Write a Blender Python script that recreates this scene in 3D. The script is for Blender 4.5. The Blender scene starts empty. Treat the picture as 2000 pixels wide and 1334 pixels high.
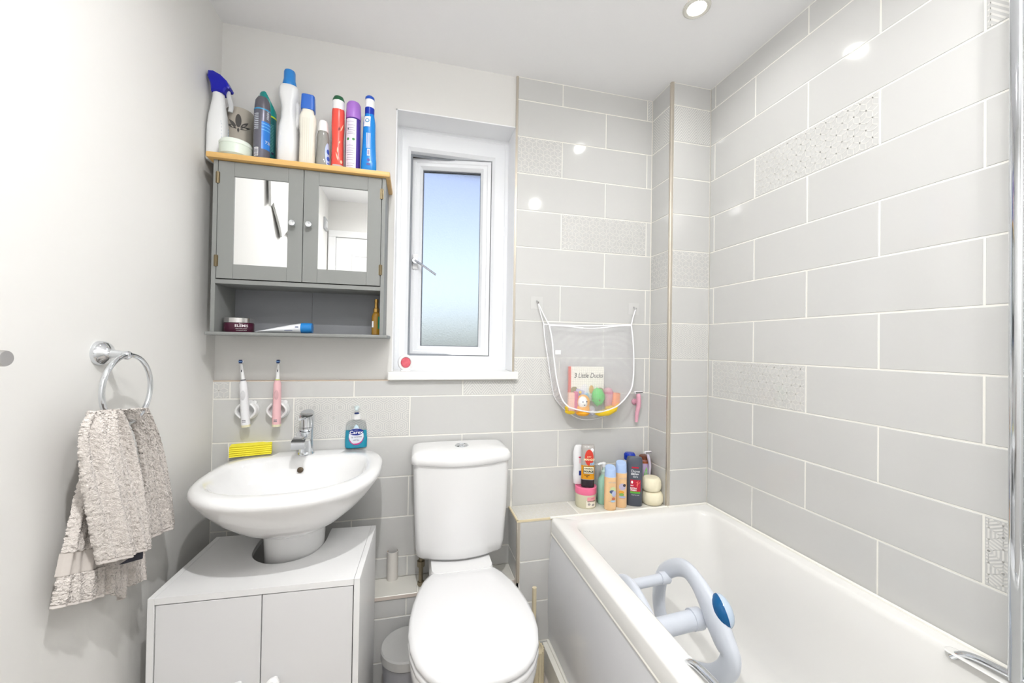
import bpy, bmesh, math, random
from mathutils import Vector, Matrix, Euler
random.seed(7)
PI = math.pi
sc = bpy.context.scene
C = sc.collection

# ------------------------------------------------------------------ camera
CAM = Vector((0.67458, -1.56698, 1.21811))
RX, RY, RZ = 0.01022, -0.01589, -0.24278
RM = Matrix.Rotation(RZ, 3, 'Z') @ Matrix.Rotation(RY, 3, 'Y') @ Matrix.Rotation(RX, 3, 'X')
FPX = 767.02
cd = bpy.data.cameras.new('camera'); cam = bpy.data.objects.new('camera', cd); C.objects.link(cam)
cd.sensor_fit = 'HORIZONTAL'; cd.sensor_width = 36.0; cd.lens = FPX / 2000 * 36.0
cd.clip_start = 0.01; cd.clip_end = 200
cam.matrix_world = Matrix.Translation(CAM) @ (RM @ Matrix.Rotation(PI / 2, 3, 'X')).to_4x4()
sc.camera = cam

# ------------------------------------------------------------------ world, exposure
w = bpy.data.worlds.new('sky'); sc.world = w; w.use_nodes = True
nt = w.node_tree; bgn = nt.nodes['Background']
sky = nt.nodes.new('ShaderNodeTexSky'); sky.sky_type = 'NISHITA'; sky.sun_disc = False
sky.sun_elevation = math.radians(38); sky.sun_rotation = math.radians(140); sky.air_density = 1.0; sky.dust_density = 2.5
hsv = nt.nodes.new('ShaderNodeHueSaturation'); hsv.inputs['Hue'].default_value = 0.515; hsv.inputs['Saturation'].default_value = 0.85
nt.links.new(sky.outputs['Color'], hsv.inputs['Color']); nt.links.new(hsv.outputs['Color'], bgn.inputs['Color']); bgn.inputs['Strength'].default_value = 0.085
sc.view_settings.view_transform = 'Standard'; sc.view_settings.look = 'None'
sc.view_settings.gamma = 1.0; sc.view_settings.use_curve_mapping = False
sc.view_settings.exposure = 1.87
LAMP_POWER = (0.4, 0.9, 0.4, 4.4); LAMP_SPREAD = 165
ADDED_GLOBE = (1.08, -1.50); ADDED_GLOBE_STRENGTH = 20.0
LAMPS = [(1.552, -0.47), (1.565, -1.36), (0.52, -0.62), (0.66, -1.30)]

# ------------------------------------------------------------------ room measures
W = 1.8947          # face of right wall tiles
XT = 1.072          # left edge of the full-height tiling on the back wall
XB, DB = 1.7014, 0.1372   # boxed corner column
CEIL = 2.335
YF = -2.04          # wall behind the camera
ZS = 0.56           # bath rim and tall ledge
RIM = 0.56
ROW = 0.153; HP = 0.2031; X0 = 0.0516; Y1 = 0.3663
def zrow(n): return 2.24 - ROW * n

def at(u, v, ax, val):
    d = RM @ Vector(((u - 1000) / FPX, 1.0, -(v - 667) / FPX))
    t = (val - CAM[ax]) / d[ax]
    return CAM + d * t

# ------------------------------------------------------------------ materials
def lin(c):
    out = []
    for x in c[:3]:
        x = x / 255.0
        out.append(x / 12.92 if x <= 0.04045 else ((x + 0.055) / 1.055) ** 2.4)
    return tuple(out) + (1.0,)
MATS = {}
def M(name, col, rough=0.5, metal=0.0, spec=0.5, trans=0.0, alpha=1.0, coat=0.0, ior=1.45, emit=0.0, noise=None, vary=0.0, sheen=0.0, bump=None):
    if name in MATS: return MATS[name]
    m = bpy.data.materials.new(name); m.use_nodes = True
    n = m.node_tree.nodes; l = m.node_tree.links; b = n['Principled BSDF']
    b.inputs['Base Color'].default_value = lin(col); b.inputs['Roughness'].default_value = rough
    b.inputs['Metallic'].default_value = metal; b.inputs['Specular IOR Level'].default_value = spec
    b.inputs['Transmission Weight'].default_value = trans; b.inputs['Alpha'].default_value = alpha
    b.inputs['Coat Weight'].default_value = coat; b.inputs['IOR'].default_value = ior
    b.inputs['Coat Roughness'].default_value = 0.05
    b.inputs['Sheen Weight'].default_value = sheen
    if emit > 0:
        b.inputs['Emission Color'].default_value = lin(col); b.inputs['Emission Strength'].default_value = emit
    if noise:      # (scale, second colour, stretch)
        tc = n.new('ShaderNodeTexCoord'); mp = n.new('ShaderNodeMapping'); nz = n.new('ShaderNodeTexNoise'); mx = n.new('ShaderNodeMix'); mx.data_type = 'RGBA'
        mp.inputs['Scale'].default_value = noise[2] if len(noise) > 2 else (1, 1, 1)
        nz.inputs['Scale'].default_value = noise[0]; nz.inputs['Detail'].default_value = 4
        l.new(tc.outputs['Object'], mp.inputs['Vector']); l.new(mp.outputs[0], nz.inputs['Vector']); l.new(nz.outputs['Fac'], mx.inputs['Factor'])
        mx.inputs['A'].default_value = lin(col); mx.inputs['B'].default_value = lin(noise[1])
        l.new(mx.outputs['Result'], b.inputs['Base Color'])
    if vary:       # slight difference from piece to piece
        oi = n.new('ShaderNodeObjectInfo'); hs = n.new('ShaderNodeHueSaturation'); mr = n.new('ShaderNodeMapRange')
        mr.inputs['To Min'].default_value = 1 - vary; mr.inputs['To Max'].default_value = 1 + vary
        l.new(oi.outputs['Random'], mr.inputs['Value']); l.new(mr.outputs[0], hs.inputs['Value'])
        hs.inputs['Color'].default_value = lin(col); l.new(hs.outputs['Color'], b.inputs['Base Color'])
    if bump:       # (scale, strength, distance)
        tc = n.new('ShaderNodeTexCoord'); nz = n.new('ShaderNodeTexNoise'); bp = n.new('ShaderNodeBump')
        nz.inputs['Scale'].default_value = bump[0]; nz.inputs['Detail'].default_value = 3
        bp.inputs['Strength'].default_value = bump[1]; bp.inputs['Distance'].default_value = bump[2]
        l.new(tc.outputs['Object'], nz.inputs['Vector']); l.new(nz.outputs['Fac'], bp.inputs['Height']); l.new(bp.outputs['Normal'], b.inputs['Normal'])
    MATS[name] = m
    return m

PAINT = M('wall paint', (228, 227, 224), 0.6, spec=0.3, bump=(60, 0.08, 0.002))
CEILP = M('ceiling paint', (250, 250, 251), 0.7, spec=0.2, bump=(40, 0.08, 0.002))
TILE = M('grey glazed tile', (205, 205, 203), 0.09, spec=0.5, vary=0.02, bump=(9, 0.05, 0.004))
TILE_LINE = M('pale relief glaze', (228, 227, 223), 0.12)
TILE_PALE = M('pale ledge tile', (222, 220, 212), 0.25)
GROUT = M('white grout', (240, 238, 231), 0.8)
GROUT_OLD = M('yellowed sealant', (226, 212, 178), 0.7)
TRIMM = M('brushed tile trim', (205, 197, 184), 0.3, metal=0.7)
FLOORM = M('floor vinyl', (206, 200, 192), 0.5, noise=(6, (188, 180, 172)))
CERAMIC = M('white ceramic', (235, 235, 235), 0.06, spec=0.55, coat=0.4)
ACRYL = M('white acrylic', (234, 233, 230), 0.14, spec=0.5)
PANELM = M('bath panel acrylic', (226, 227, 230), 0.16, spec=0.5, bump=(4, 0.12, 0.02))
SEAL = M('white sealant', (242, 240, 232), 0.4)
UPVC = M('white upvc', (243, 245, 248), 0.25)
GASKET = M('grey gasket', (150, 154, 160), 0.6)
REBATE = M('weathered brown rebate', (150, 132, 104), 0.8, noise=(60, (96, 82, 66)))
SILLM = M('white sill', (240, 240, 238), 0.25)
CHROME = M('chrome', (225, 228, 232), 0.06, metal=1.0)
STEEL = M('brushed steel', (196, 194, 192), 0.3, metal=1.0)
BRASS = M('antique brass', (126, 114, 90), 0.35, metal=1.0)
GREYP = M('grey painted wood', (139, 141, 139), 0.45, spec=0.3)
GREYIN = M('grey painted back board', (138, 140, 144), 0.5, spec=0.3)
WOOD = M('oak top board', (226, 186, 118), 0.4, noise=(14, (208, 164, 98), (1, 14, 14)))
MIRROR = M('mirror', (245, 246, 246), 0.01, metal=1.0)
WHITEB = M('white melamine', (234, 234, 234), 0.35, spec=0.4)
GAP = M('dark gap', (60, 60, 62), 0.9)
WHITEP = M('white plastic', (240, 240, 240), 0.3)
GREYBIN = M('grey plastic bin', (152, 153, 158), 0.45)
GREYLID = M('grey bin lid', (178, 178, 176), 0.45)
CARD = M('paper tube', (228, 224, 218), 0.8); CARDIN = M('brown cardboard', (150, 120, 80), 0.9)
def P(name, col, rough=0.32, **k): return M(name, col, rough, **k)

# ------------------------------------------------------------------ mesh helpers
def tag(o, label=None, cat=None, group=None, kind=None):
    if label: o['label'] = label
    if cat: o['category'] = cat
    if group: o['group'] = group
    if kind: o['kind'] = kind
    return o
def T(name, label, cat, loc, rz=0.0, group=None, kind=None):
    o = bpy.data.objects.new(name, None); o.empty_display_size = 0.05; C.objects.link(o)
    o.location = loc; o.rotation_euler = (0, 0, rz)
    return tag(o, label, cat, group, kind)
def add(name, vf, mat, parent=None, smooth=False, world=True, org=None, sharp=0.6):
    vs, fs = vf
    vs = [Vector(v) for v in vs]
    loc = Vector((0, 0, 0))
    if parent is not None and world:
        p = parent; mi = Matrix.Identity(4)
        chain = []
        while p is not None: chain.append(p); p = p.parent
        for q in reversed(chain): mi = mi @ (Matrix.Translation(q.location) @ q.rotation_euler.to_matrix().to_4x4())
        mi = mi.inverted(); vs = [mi @ v for v in vs]
    elif parent is None and org is not None:
        loc = Vector(org); vs = [v - loc for v in vs]
    # every part keeps an origin of its own at its centre
    if parent is not None and vs:
        lo = Vector([min(v[i] for v in vs) for i in range(3)]); hi = Vector([max(v[i] for v in vs) for i in range(3)])
        loc = (lo + hi) / 2; vs = [v - loc for v in vs]
    me = bpy.data.meshes.new(name); me.from_pydata([tuple(v) for v in vs], [], fs); me.validate()
    bm = bmesh.new(); bm.from_mesh(me)
    bmesh.ops.recalc_face_normals(bm, faces=bm.faces); bm.to_mesh(me); bm.free()
    if smooth:
        for p in me.polygons: p.use_smooth = True
        try: me.set_sharp_from_angle(angle=sharp)
        except Exception: pass
    me.materials.append(mat)
    o = bpy.data.objects.new(name, me); C.objects.link(o); o.parent = parent; o.location = loc
    return o
def join(*vfs):
    V = []; F = []
    for vs, fs in vfs:
        k = len(V); V += [Vector(v) for v in vs]; F += [tuple(i + k for i in f) for f in fs]
    return V, F
def tr(vf, m): return [m @ Vector(v) for v in vf[0]], vf[1]
def mv(vf, x, y, z): return [Vector(v) + Vector((x, y, z)) for v in vf[0]], vf[1]
def vbox(x0, x1, y0, y1, z0, z1, b=0.0, seg=2):
    x0, x1 = min(x0, x1), max(x0, x1); y0, y1 = min(y0, y1), max(y0, y1); z0, z1 = min(z0, z1), max(z0, z1)
    V = [Vector(p) for p in ((x0, y0, z0), (x1, y0, z0), (x1, y1, z0), (x0, y1, z0), (x0, y0, z1), (x1, y0, z1), (x1, y1, z1), (x0, y1, z1))]
    F = [(0, 3, 2, 1), (4, 5, 6, 7), (0, 1, 5, 4), (1, 2, 6, 5), (2, 3, 7, 6), (3, 0, 4, 7)]
    if b <= 0: return V, F
    bm = bmesh.new()
    vv = [bm.verts.new(v) for v in V]
    for f in F: bm.faces.new([vv[i] for i in f])
    bmesh.ops.bevel(bm, geom=bm.edges[:], offset=b, segments=seg, affect='EDGES', profile=0.6)
    bm.verts.index_update()
    r = ([v.co.copy() for v in bm.verts], [tuple(v.index for v in f.verts) for f in bm.faces]); bm.free()
    return r
def vprism(poly, ax, a, b):
    """poly: 2D outline in the other two axes (in x,y,z order) pushed from a to b along ax"""
    n = len(poly); V = []
    for t in (a, b):
        for p in poly:
            q = list(p); q.insert(ax, t); V.append(Vector(q))
    F = [tuple(range(n - 1, -1, -1)), tuple(range(n, 2 * n))]
    for i in range(n): F.append((i, (i + 1) % n, n + (i + 1) % n, n + i))
    return V, F
def vloft(rings, cap0=True, cap1=True, closed=False):
    n = len(rings[0]); V = [Vector(p) for r in rings for p in r]; F = []
    m = len(rings)
    for k in range(m if closed else m - 1):
        for i in range(n):
            j = (i + 1) % n; k2 = (k + 1) % m
            F.append((k * n + i, k * n + j, k2 * n + j, k2 * n + i))
    if not closed:
        if cap0: F.append(tuple(range(n - 1, -1, -1)))
        if cap1: F.append(tuple((m - 1) * n + i for i in range(n)))
    return V, F
def sgn(x): return 1 if x >= 0 else -1
def sring(cx, cy, rx, ry, z, e=2.0, N=28, ryb=None):
    out = []
    for i in range(N):
        t = 2 * PI * i / N; c, s = math.cos(t), math.sin(t)
        yy = ry if s < 0 or ryb is None else ryb
        out.append(Vector((cx + rx * sgn(c) * abs(c) ** (2 / e), cy + yy * sgn(s) * abs(s) ** (2 / e), z)))
    return out
def vlathe(prof, N=28, cap0=True, cap1=True):
    return vloft([[Vector((r * math.cos(2 * PI * i / N), r * math.sin(2 * PI * i / N), z)) for i in range(N)] for r, z in prof], cap0, cap1)
def catmull(pts, sub=6, closed=False):
    pts = [Vector(p) for p in pts]; n = len(pts); out = []
    for i in range(n if closed else n - 1):
        if closed: a, b, c, d = pts[i - 1], pts[i], pts[(i + 1) % n], pts[(i + 2) % n]
        else: a, b, c, d = pts[max(i - 1, 0)], pts[i], pts[i + 1], pts[min(i + 2, n - 1)]
        for k in range(sub):
            t = k / sub
            out.append(0.5 * ((2 * b) + (c - a) * t + (2 * a - 5 * b + 4 * c - d) * t * t + (3 * b - a - 3 * c + d) * t ** 3))
    if not closed: out.append(pts[-1])
    return out
def vtube(pts, r, N=10, closed=False, flat=1.0, ref=None):
    """tube along pts; r a number or list; flat squashes the section along the second frame axis"""
    pts = [Vector(p) for p in pts]; n = len(pts)
    rr = r if isinstance(r, (list, tuple)) else [r] * n
    rings = []; up = None
    for i in range(n):
        if closed: t = pts[(i + 1) % n] - pts[i - 1]
        else: t = pts[min(i + 1, n - 1)] - pts[max(i - 1, 0)]
        t.normalize()
        if ref is not None: up = Vector(ref)
        elif up is None: up = Vector((0, 0, 1)) if abs(t.z) < 0.9 else Vector((1, 0, 0))
        a = (up - t * up.dot(t))
        if a.length < 1e-6: a = t.orthogonal()
        a.normalize(); bq = t.cross(a); up = a
        rings.append([pts[i] + a * (rr[i] * flat * math.cos(2 * PI * k / N)) + bq * (rr[i] * math.sin(2 * PI * k / N)) for k in range(N)])
    return vloft(rings, closed=closed)
def vgrid(rows):
    m, n = len(rows), len(rows[0]); V = [Vector(p) for r in rows for p in r]; F = []
    for i in range(m - 1):
        for j in range(n - 1): F.append((i * n + j, i * n + j + 1, (i + 1) * n + j + 1, (i + 1) * n + j))
    return V, F
def vsphere(c, rx, ry, rz, N=20, R=12):
    c = Vector(c); rings = []
    for k in range(1, R):
        a = -PI / 2 + PI * k / R
        rings.append([c + Vector((rx * math.cos(a) * math.cos(2 * PI * i / N), ry * math.cos(a) * math.sin(2 * PI * i / N), rz * math.sin(a))) for i in range(N)])
    return vloft(rings)
def axis_mat(p, d):
    """local z along d, at p"""
    return Matrix.Translation(Vector(p)) @ Vector(d).to_track_quat('Z', 'Y').to_matrix().to_4x4()
def vtext(s, size, bold=0.0, align='CENTER'):
    c = bpy.data.curves.new('lettering', 'FONT'); c.body = s; c.size = size; c.align_x = align; c.align_y = 'CENTER'; c.offset = bold; c.resolution_u = 3
    o = bpy.data.objects.new('lettering', c); C.objects.link(o)
    dg = bpy.context.evaluated_depsgraph_get(); me = bpy.data.meshes.new_from_object(o.evaluated_get(dg))
    r = ([v.co.copy() for v in me.vertices], [tuple(p.vertices) for p in me.polygons])
    bpy.data.objects.remove(o); bpy.data.curves.remove(c); bpy.data.meshes.remove(me)
    return r
def d_rect(x0, x1, z0, z1, nx=8, nz=4):
    return vgrid([[Vector((x0 + (x1 - x0) * i / nx, z0 + (z1 - z0) * j / nz, 0)) for i in range(nx + 1)] for j in range(nz + 1)])
def d_ell(cx, cz, rx, rz, N=24, R=3):
    V = [Vector((cx, cz, 0))]; F = []
    for k in range(1, R + 1):
        for i in range(N): V.append(Vector((cx + rx * k / R * math.cos(2 * PI * i / N), cz + rz * k / R * math.sin(2 * PI * i / N), 0)))
    for i in range(N): F.append((0, 1 + i, 1 + (i + 1) % N))
    for k in range(R - 1):
        for i in range(N): a = 1 + k * N; F.append((a + i, a + (i + 1) % N, a + N + (i + 1) % N, a + N + i))
    return V, F
def d_text(s, size, x=0, z=0, bold=0.0, sx=1.0, vert=False):
    vs, fs = vtext(s, size, bold)
    if vert: vs = [Vector((-v.y, v.x * sx, 0)) for v in vs]
    else: vs = [Vector((v.x * sx, v.y, 0)) for v in vs]
    return [v + Vector((x, z, 0)) for v in vs], fs
def d_poly(pts): return [Vector((p[0], p[1], 0)) for p in pts], [tuple(range(len(pts)))]

class Shape:
    """a container: rings (z, rx, ry, exponent) with smooth interpolation; local z from 0, faces -y"""
    def __init__(s, secs, N=32, cx=None):
        s.s = [tuple(q) + ((2.0,) if len(q) < 4 else ()) for q in secs]; s.N = N
    def sec(s, z):
        q = s.s
        if z <= q[0][0]: return q[0][1:]
        for a, b in zip(q, q[1:]):
            if z <= b[0]:
                t = (z - a[0]) / max(b[0] - a[0], 1e-9); return tuple(a[i] + (b[i] - a[i]) * t for i in (1, 2, 3))
        return q[-1][1:]
    def vf(s): return vloft([sring(0, 0, q[1], q[2], q[0], q[3], s.N) for q in s.s])
    def pt(s, th, z, off):
        rx, ry, e = s.sec(z); c, n = math.cos(th), math.sin(th)
        p = Vector((rx * sgn(c) * abs(c) ** (2 / e), ry * sgn(n) * abs(n) ** (2 / e), z))
        nrm = Vector((abs(p.x / rx) ** (e - 1) * sgn(p.x) / rx, abs(p.y / ry) ** (e - 1) * sgn(p.y) / ry, 0)).normalized()
        return p + nrm * off
    def arc(s, z, phi):
        """table of angle by arc length from the front, phi offset"""
        t = [(0.0, -PI / 2 + phi)]; p0 = s.pt(-PI / 2 + phi, z, 0)
        for sg in (1, -1):
            p = p0; L = 0; th = -PI / 2 + phi; lst = []
            for k in range(160):
                th += sg * PI / 160; q = s.pt(th, z, 0); L += (q - p).length; p = q; lst.append((sg * L, th))
            t = t + lst if sg > 0 else list(reversed(lst)) + t
        return t
    def wrap(s, vf, phi, zc, off=0.0006):
        cache = {}; out = []
        for v in vf[0]:
            z = zc + v.y; key = round(z, 3)
            if key not in cache: cache[key] = s.arc(z, phi)
            tb = cache[key]; x = v.x
            for a, b in zip(tb, tb[1:]):
                if x <= b[0]: break
            t = (x - a[0]) / max(b[0] - a[0], 1e-9); out.append(s.pt(a[1] + (b[1] - a[1]) * t, z, off))
        return out, vf[1]
def put(vf, loc, rz=0.0, tilt=None):
    m = Matrix.Translation(Vector(loc)) @ Matrix.Rotation(rz, 4, 'Z')
    if tilt: m = m @ Matrix.Rotation(tilt[1], 4, tilt[0])
    return tr(vf, m)
def loc_add(name, vf, mat, parent, smooth=True, sharp=0.6): return add(name, vf, mat, parent, smooth, world=False, sharp=sharp)
def face_to(p): return math.atan2(CAM.x - p[0], -(CAM.y - p[1]))   # rz that turns the -y side toward the viewer
def span(u0, u1, vt, y, v=None):
    v = vt + 30 if v is None else v
    a = at(u0, v, 1, y); b = at(u1, v, 1, y); t = at((u0 + u1) / 2, vt, 1, y)
    return (a.x + b.x) / 2, (b.x - a.x) / 2 * 0.97, t.z

# ------------------------------------------------------------------ tiles
def clip(p, q, r):
    x0, x1, y0, y1 = r; t0, t1 = 0.0, 1.0; dx, dy = q[0] - p[0], q[1] - p[1]
    for pp, qq in ((-dx, p[0] - x0), (dx, x1 - p[0]), (-dy, p[1] - y0), (dy, y1 - p[1])):
        if abs(pp) < 1e-12:
            if qq < 0: return None
        else:
            t = qq / pp
            if pp < 0: t0 = max(t0, t)
            else: t1 = min(t1, t)
    if t0 >= t1: return None
    return (p[0] + dx * t0, p[1] + dy * t0), (p[0] + dx * t1, p[1] + dy * t1)
def pat_segments(kind, u0, u1, v0, v1):
    S = []
    if kind == 'hex':
        s = 0.044; R = s / math.sqrt(3); lw = 0.0036
        for j in range(-1, int((v1 - v0) / (1.5 * R)) + 3):
            for i in range(-1, int((u1 - u0) / s) + 3):
                cx = u0 + i * s + (s / 2 if j % 2 else 0); cy = v0 + j * 1.5 * R
                for f in (1.0, 0.68, 0.40, 0.12):
                    pts = [(cx + R * f * math.sin(k * PI / 3), cy + R * f * math.cos(k * PI / 3)) for k in range(7)]
                    rng = range(3) if f == 1.0 else range(6)
                    for k in rng: S.append((pts[k], pts[k + 1]))
        return S, lw
    if kind == 'star':
        e = 0.0185; h = e * math.sqrt(3); lw = 0.0024   # tumbling blocks: triangular lattice of six-point hubs
        for j in range(-2, int((v1 - v0) / (1.5 * e)) + 3):
            for i in range(-2, int((u1 - u0) / h) + 3):
                cx = u0 + i * h + (h / 2 if j % 2 else 0); cy = v0 + j * 1.5 * e
                for k in range(6):
                    a = k * PI / 3 + PI / 6
                    S.append(((cx, cy), (cx + e * math.cos(a), cy + e * math.sin(a))))
        return S, lw
    if kind == 'chevron':
        lw = 0.0034; d = 0.0125; per = 0.072
        k0 = int(-per / d) - 6
        for k in range(k0, int((v1 - v0) / d) + 8):
            x = u0 - per
            while x < u1 + per:
                y = v0 + k * d
                S.append(((x, y), (x + per / 2, y + per * 0.62))); S.append(((x + per / 2, y + per * 0.62), (x + per, y))); x += per
        return S, lw
    return S, 0.002
def plane_fn(plane, off):
    # plane: ('y', value, sign) -> point from (a, z, depth); depth positive stands proud into the room
    ax, val, sg = plane
    if ax == 'y': return lambda a, b, d: Vector((a, val + sg * (d + off), b))
    if ax == 'x': return lambda a, b, d: Vector((val + sg * (d + off), a, b))
    return lambda a, b, d: Vector((a, b, val + sg * (d + off)))
def tile(parent, plane, a0, a1, b0, b1, pat=None, mat=None, g=0.0017, th=0.007, rects=None, label=None):
    """a tile whose glazed face lies on the plane; joint g is left at every side"""
    a0, a1 = min(a0, a1) + g, max(a0, a1) - g; b0, b1 = min(b0, b1) + g, max(b0, b1) - g
    if a1 - a0 < 0.004 or b1 - b0 < 0.004: return None
    fn = plane_fn(plane, 0); c = min(0.0016, (a1 - a0) / 4, (b1 - b0) / 4)
    def one(a0, a1, b0, b1):
        V = []
        for d, k in ((-th, 0), (-c, 0), (0, c)):
            for a, b in ((a0 + k, b0 + k), (a1 - k, b0 + k), (a1 - k, b1 - k), (a0 + k, b1 - k)): V.append(fn(a, b, d))
        F = [(3, 2, 1, 0), (8, 9, 10, 11)]
        for k in (0, 4):
            for i in range(4): F.append((k + i, k + (i + 1) % 4, k + 4 + (i + 1) % 4, k + 4 + i))
        return V, F
    rr = rects or [(a0, a1, b0, b1)]
    o = add('tile', join(*[one(*r) for r in rr]), mat or TILE, parent)
    if pat:
        segs, lw = pat_segments(pat, a0, a1, b0, b1); V = []; F = []
        for p, q in segs:
            for r in rr:
                e = 0.003
                cc = clip(p, q, (r[0] + e, r[1] - e, r[2] + e, r[3] - e))
                if not cc: continue
                p2, q2 = cc; dx, dy = q2[0] - p2[0], q2[1] - p2[1]; L = math.hypot(dx, dy)
                if L < 1e-4: continue
                nx, ny = -dy / L * lw / 2, dx / L * lw / 2; k = len(V)
                for x, y in ((p2[0] + nx, p2[1] + ny), (p2[0] - nx, p2[1] - ny), (q2[0] - nx, q2[1] - ny), (q2[0] + nx, q2[1] + ny)): V.append(fn(x, y, 0.00045))
                F.append((k, k + 1, k + 2, k + 3))
        rel = add('relief', (V, F), TILE_LINE, o)
        rel['kind'] = 'stuff'
    return o
def joints(n, base, lo, hi):
    """joint positions along a wall for tile row n"""
    out = []
    for j in range(-2, 16):
        if (n % 2 == 0) == (j % 2 == 0): continue
        p = base(j)
        if lo + 0.002 < p < hi - 0.002: out.append(p)
    return [lo] + sorted(out) + [hi]

# ================================================================== STRUCTURE
def struct(name, vf, mat, **k):
    o = add(name, vf, mat, **k); o['kind'] = 'structure'; return o
struct('floor', vbox(-0.1, W + 0.11, YF - 0.1, 0.35, -0.1, 0.0), FLOORM)
struct('ceiling', vbox(-0.1, W + 0.11, YF - 0.1, 0.36, CEIL, CEIL + 0.1), CEILP)
struct('wall_left', vbox(-0.1, 0.0, YF - 0.1, 0.01, 0, CEIL), PAINT)
struct('wall_front', vbox(0.0, W + 0.008, YF - 0.1, YF, 0, CEIL), PAINT)
WX0, WX1, WZ0, WZ1 = 0.590, 1.068, 1.092, 2.125     # window opening
PY = 0.008
wb = struct('wall_back', join(vbox(0, WX0, PY, 0.35, 0, CEIL), vbox(WX1, W + 0.108, PY, 0.35, 0, CEIL),
    vbox(WX0, WX1, PY, 0.35, 0, WZ0), vbox(WX0, WX1, PY, 0.35, WZ1, CEIL)), PAINT)
ZT = 1.077   # top of the low tiling
LY, LZ = -0.112, 0.328   # low boxed ledge
add('grout', join(vbox(0.0, XT, 0.0012, PY, 0.328, ZT), vbox(XT, XB + 0.01, 0.0012, PY, 0.5, CEIL)), GROUT, wb)
BP = ('y', 0.0, -1)
bx = lambda j: X0 + HP * j
for n in range(-1, 13):
    zt, zb = min(zrow(n), CEIL - 0.001) if n >= 0 else CEIL - 0.001, zrow(n + 1)
    # full-height part right of the window
    e = joints(n, bx, XT, XB)
    if zt > ZS:
        for a, b in zip(e, e[1:]):
            pat = None
            if n == 1 and a < XT + 0.01: pat = 'star'
            if n == 3 and abs(a - bx(6)) < 0.01: pat = 'star'
            if n == -1 and a > bx(8) - 0.01: pat = 'chevron'
            if n == 7 and a < XT + 0.01: continue
            tile(wb, BP, a, b, max(zb, ZS - 0.01), zt, pat)
    # low tiling left of it
    if n >= 7:
        e = joints(n, bx, 0.0, XT)
        zt2 = min(zt, ZT)
        for a, b in zip(e, e[1:]):
            pat = None
            if n == 7 and a < 0.01: pat = 'star'
            if n == 8 and abs(a - bx(1)) < 0.01: pat = 'hex'
            if n == 7 and abs(a - bx(4)) < 0.01:   # tile cut round the corner of the sill
                g = 0.0017
                tile(wb, BP, bx(4), bx(6), zb, zt, 'chevron', rects=[(bx(4) + g, XT + 0.0, zb + g, ZT - g), (XT + 0.0, bx(6) - g, zb + g, zt - g)])
                continue
            tile(wb, BP, a, b, max(zb, LZ), zt2, pat)
struct('trim_1', vbox(XT - 0.007, XT + 0.001, -0.001, PY, ZT, CEIL), TRIMM)                # edge strip beside the window
struct('trim_2', vbox(0.0, WX0 - 0.005, 0.000, PY, ZT, ZT + 0.0035), M('old sealant line', (196, 178, 160), 0.7))

wr = struct('wall_right', vbox(W + 0.008, W + 0.108, YF - 0.1, 0.01, 0, CEIL), PAINT)
add('grout', vbox(W + 0.0012, W + 0.008, YF, -DB, 0.5, CEIL), GROUT, wr)
RP = ('x', W, -1)
ry = lambda j: -(Y1 + HP * (j - 1))
for n in range(-1, 12):
    zt, zb = (zrow(n) if n >= 0 else CEIL - 0.001), zrow(n + 1)
    if n == 11: zb = 0.5
    pts = [-DB]
    for j in range(0, 14):
        if (n % 2 == 0) == (j % 2 == 0): continue
        if ry(j) > YF + 0.004: pts.append(ry(j))
    pts.append(YF)
    for a, b in zip(pts, pts[1:]):
        pat = None
        if n == 2 and abs(a - ry(1)) < 0.01: pat = 'star'
        if n == 7 and abs(a - ry(0)) < 0.01: pat = 'star'
        if n == 1 and abs(a - ry(4)) < 0.01: pat = 'chevron'
        if n == 9 and abs(a - ry(4)) < 0.01: pat = 'hex'
        tile(wr, RP, b, a, zb, zt, pat)

wc = struct('wall_corner', vbox(XB + 0.008, W + 0.008, -DB + 0.008, 0.004, 0.0, CEIL), PAINT)
add('grout', join(vbox(XB + 0.0012, XB + 0.008, -DB + 0.0012, 0.001, 0.5, CEIL), vbox(XB + 0.0012, W + 0.001, -DB + 0.0012, -DB + 0.008, 0.5, CEIL)), GROUT, wc)
TW = 0.011
for n in range(-1, 12):
    zt, zb = (zrow(n) if n >= 0 else CEIL - 0.001), zrow(n + 1)
    if n == 11: zb = 0.5
    pat = {0: 'chevron', 4: 'star', 6: 'hex'}.get(n)
    tile(wc, ('x', XB, -1), -DB + TW, 0.0, zb, zt, pat)
    tile(wc, ('y', -DB, -1), XB + TW, W, zb, zt, pat)
struct('trim_3', vprism([(XB + TW, -DB - 0.001), (XB + 0.003, -DB - 0.001), (XB - 0.001, -DB + 0.003), (XB - 0.001, -DB + TW), (XB + 0.006, -DB + TW), (XB + TW, -DB + 0.006)], 2, 0.5, CEIL), TRIMM)

# low boxed ledge behind cabinet and toilet, tall ledge beside the bath
LY, LZ = -0.112, 0.328
wl = struct('wall_ledge', vbox(0.0, 1.062, LY + 0.008, PY, 0.0, LZ - 0.009), PAINT)
add('grout', join(vbox(0.0, 1.062, LY + 0.0012, LY + 0.008, 0, LZ - 0.004), vbox(0.0, 1.062, LY + 0.003, 0.001, LZ - 0.009, LZ - 0.0015)), GROUT, wl)
for n in (12, 13, 14):
    zt, zb = min(zrow(n), LZ - 0.012), max(zrow(n + 1), 0.003)
    e = joints(n, bx, 0.0, 1.062)
    for a, b in zip(e, e[1:]): tile(wl, ('y', LY, -1), a, b, zb, zt)
for a, b in ((0.0, 0.30), (0.30, 0.70), (0.70, 1.06)): tile(wl, ('z', LZ, 1), a, b, LY - 0.004, 0.0, mat=TILE_PALE)
struct('trim_4', vbox(0.0, 1.06, LY - 0.0035, LY + 0.002, LZ - 0.012, LZ - 0.001), M('old trim', (214, 202, 192), 0.5))
TX = 1.060
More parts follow.
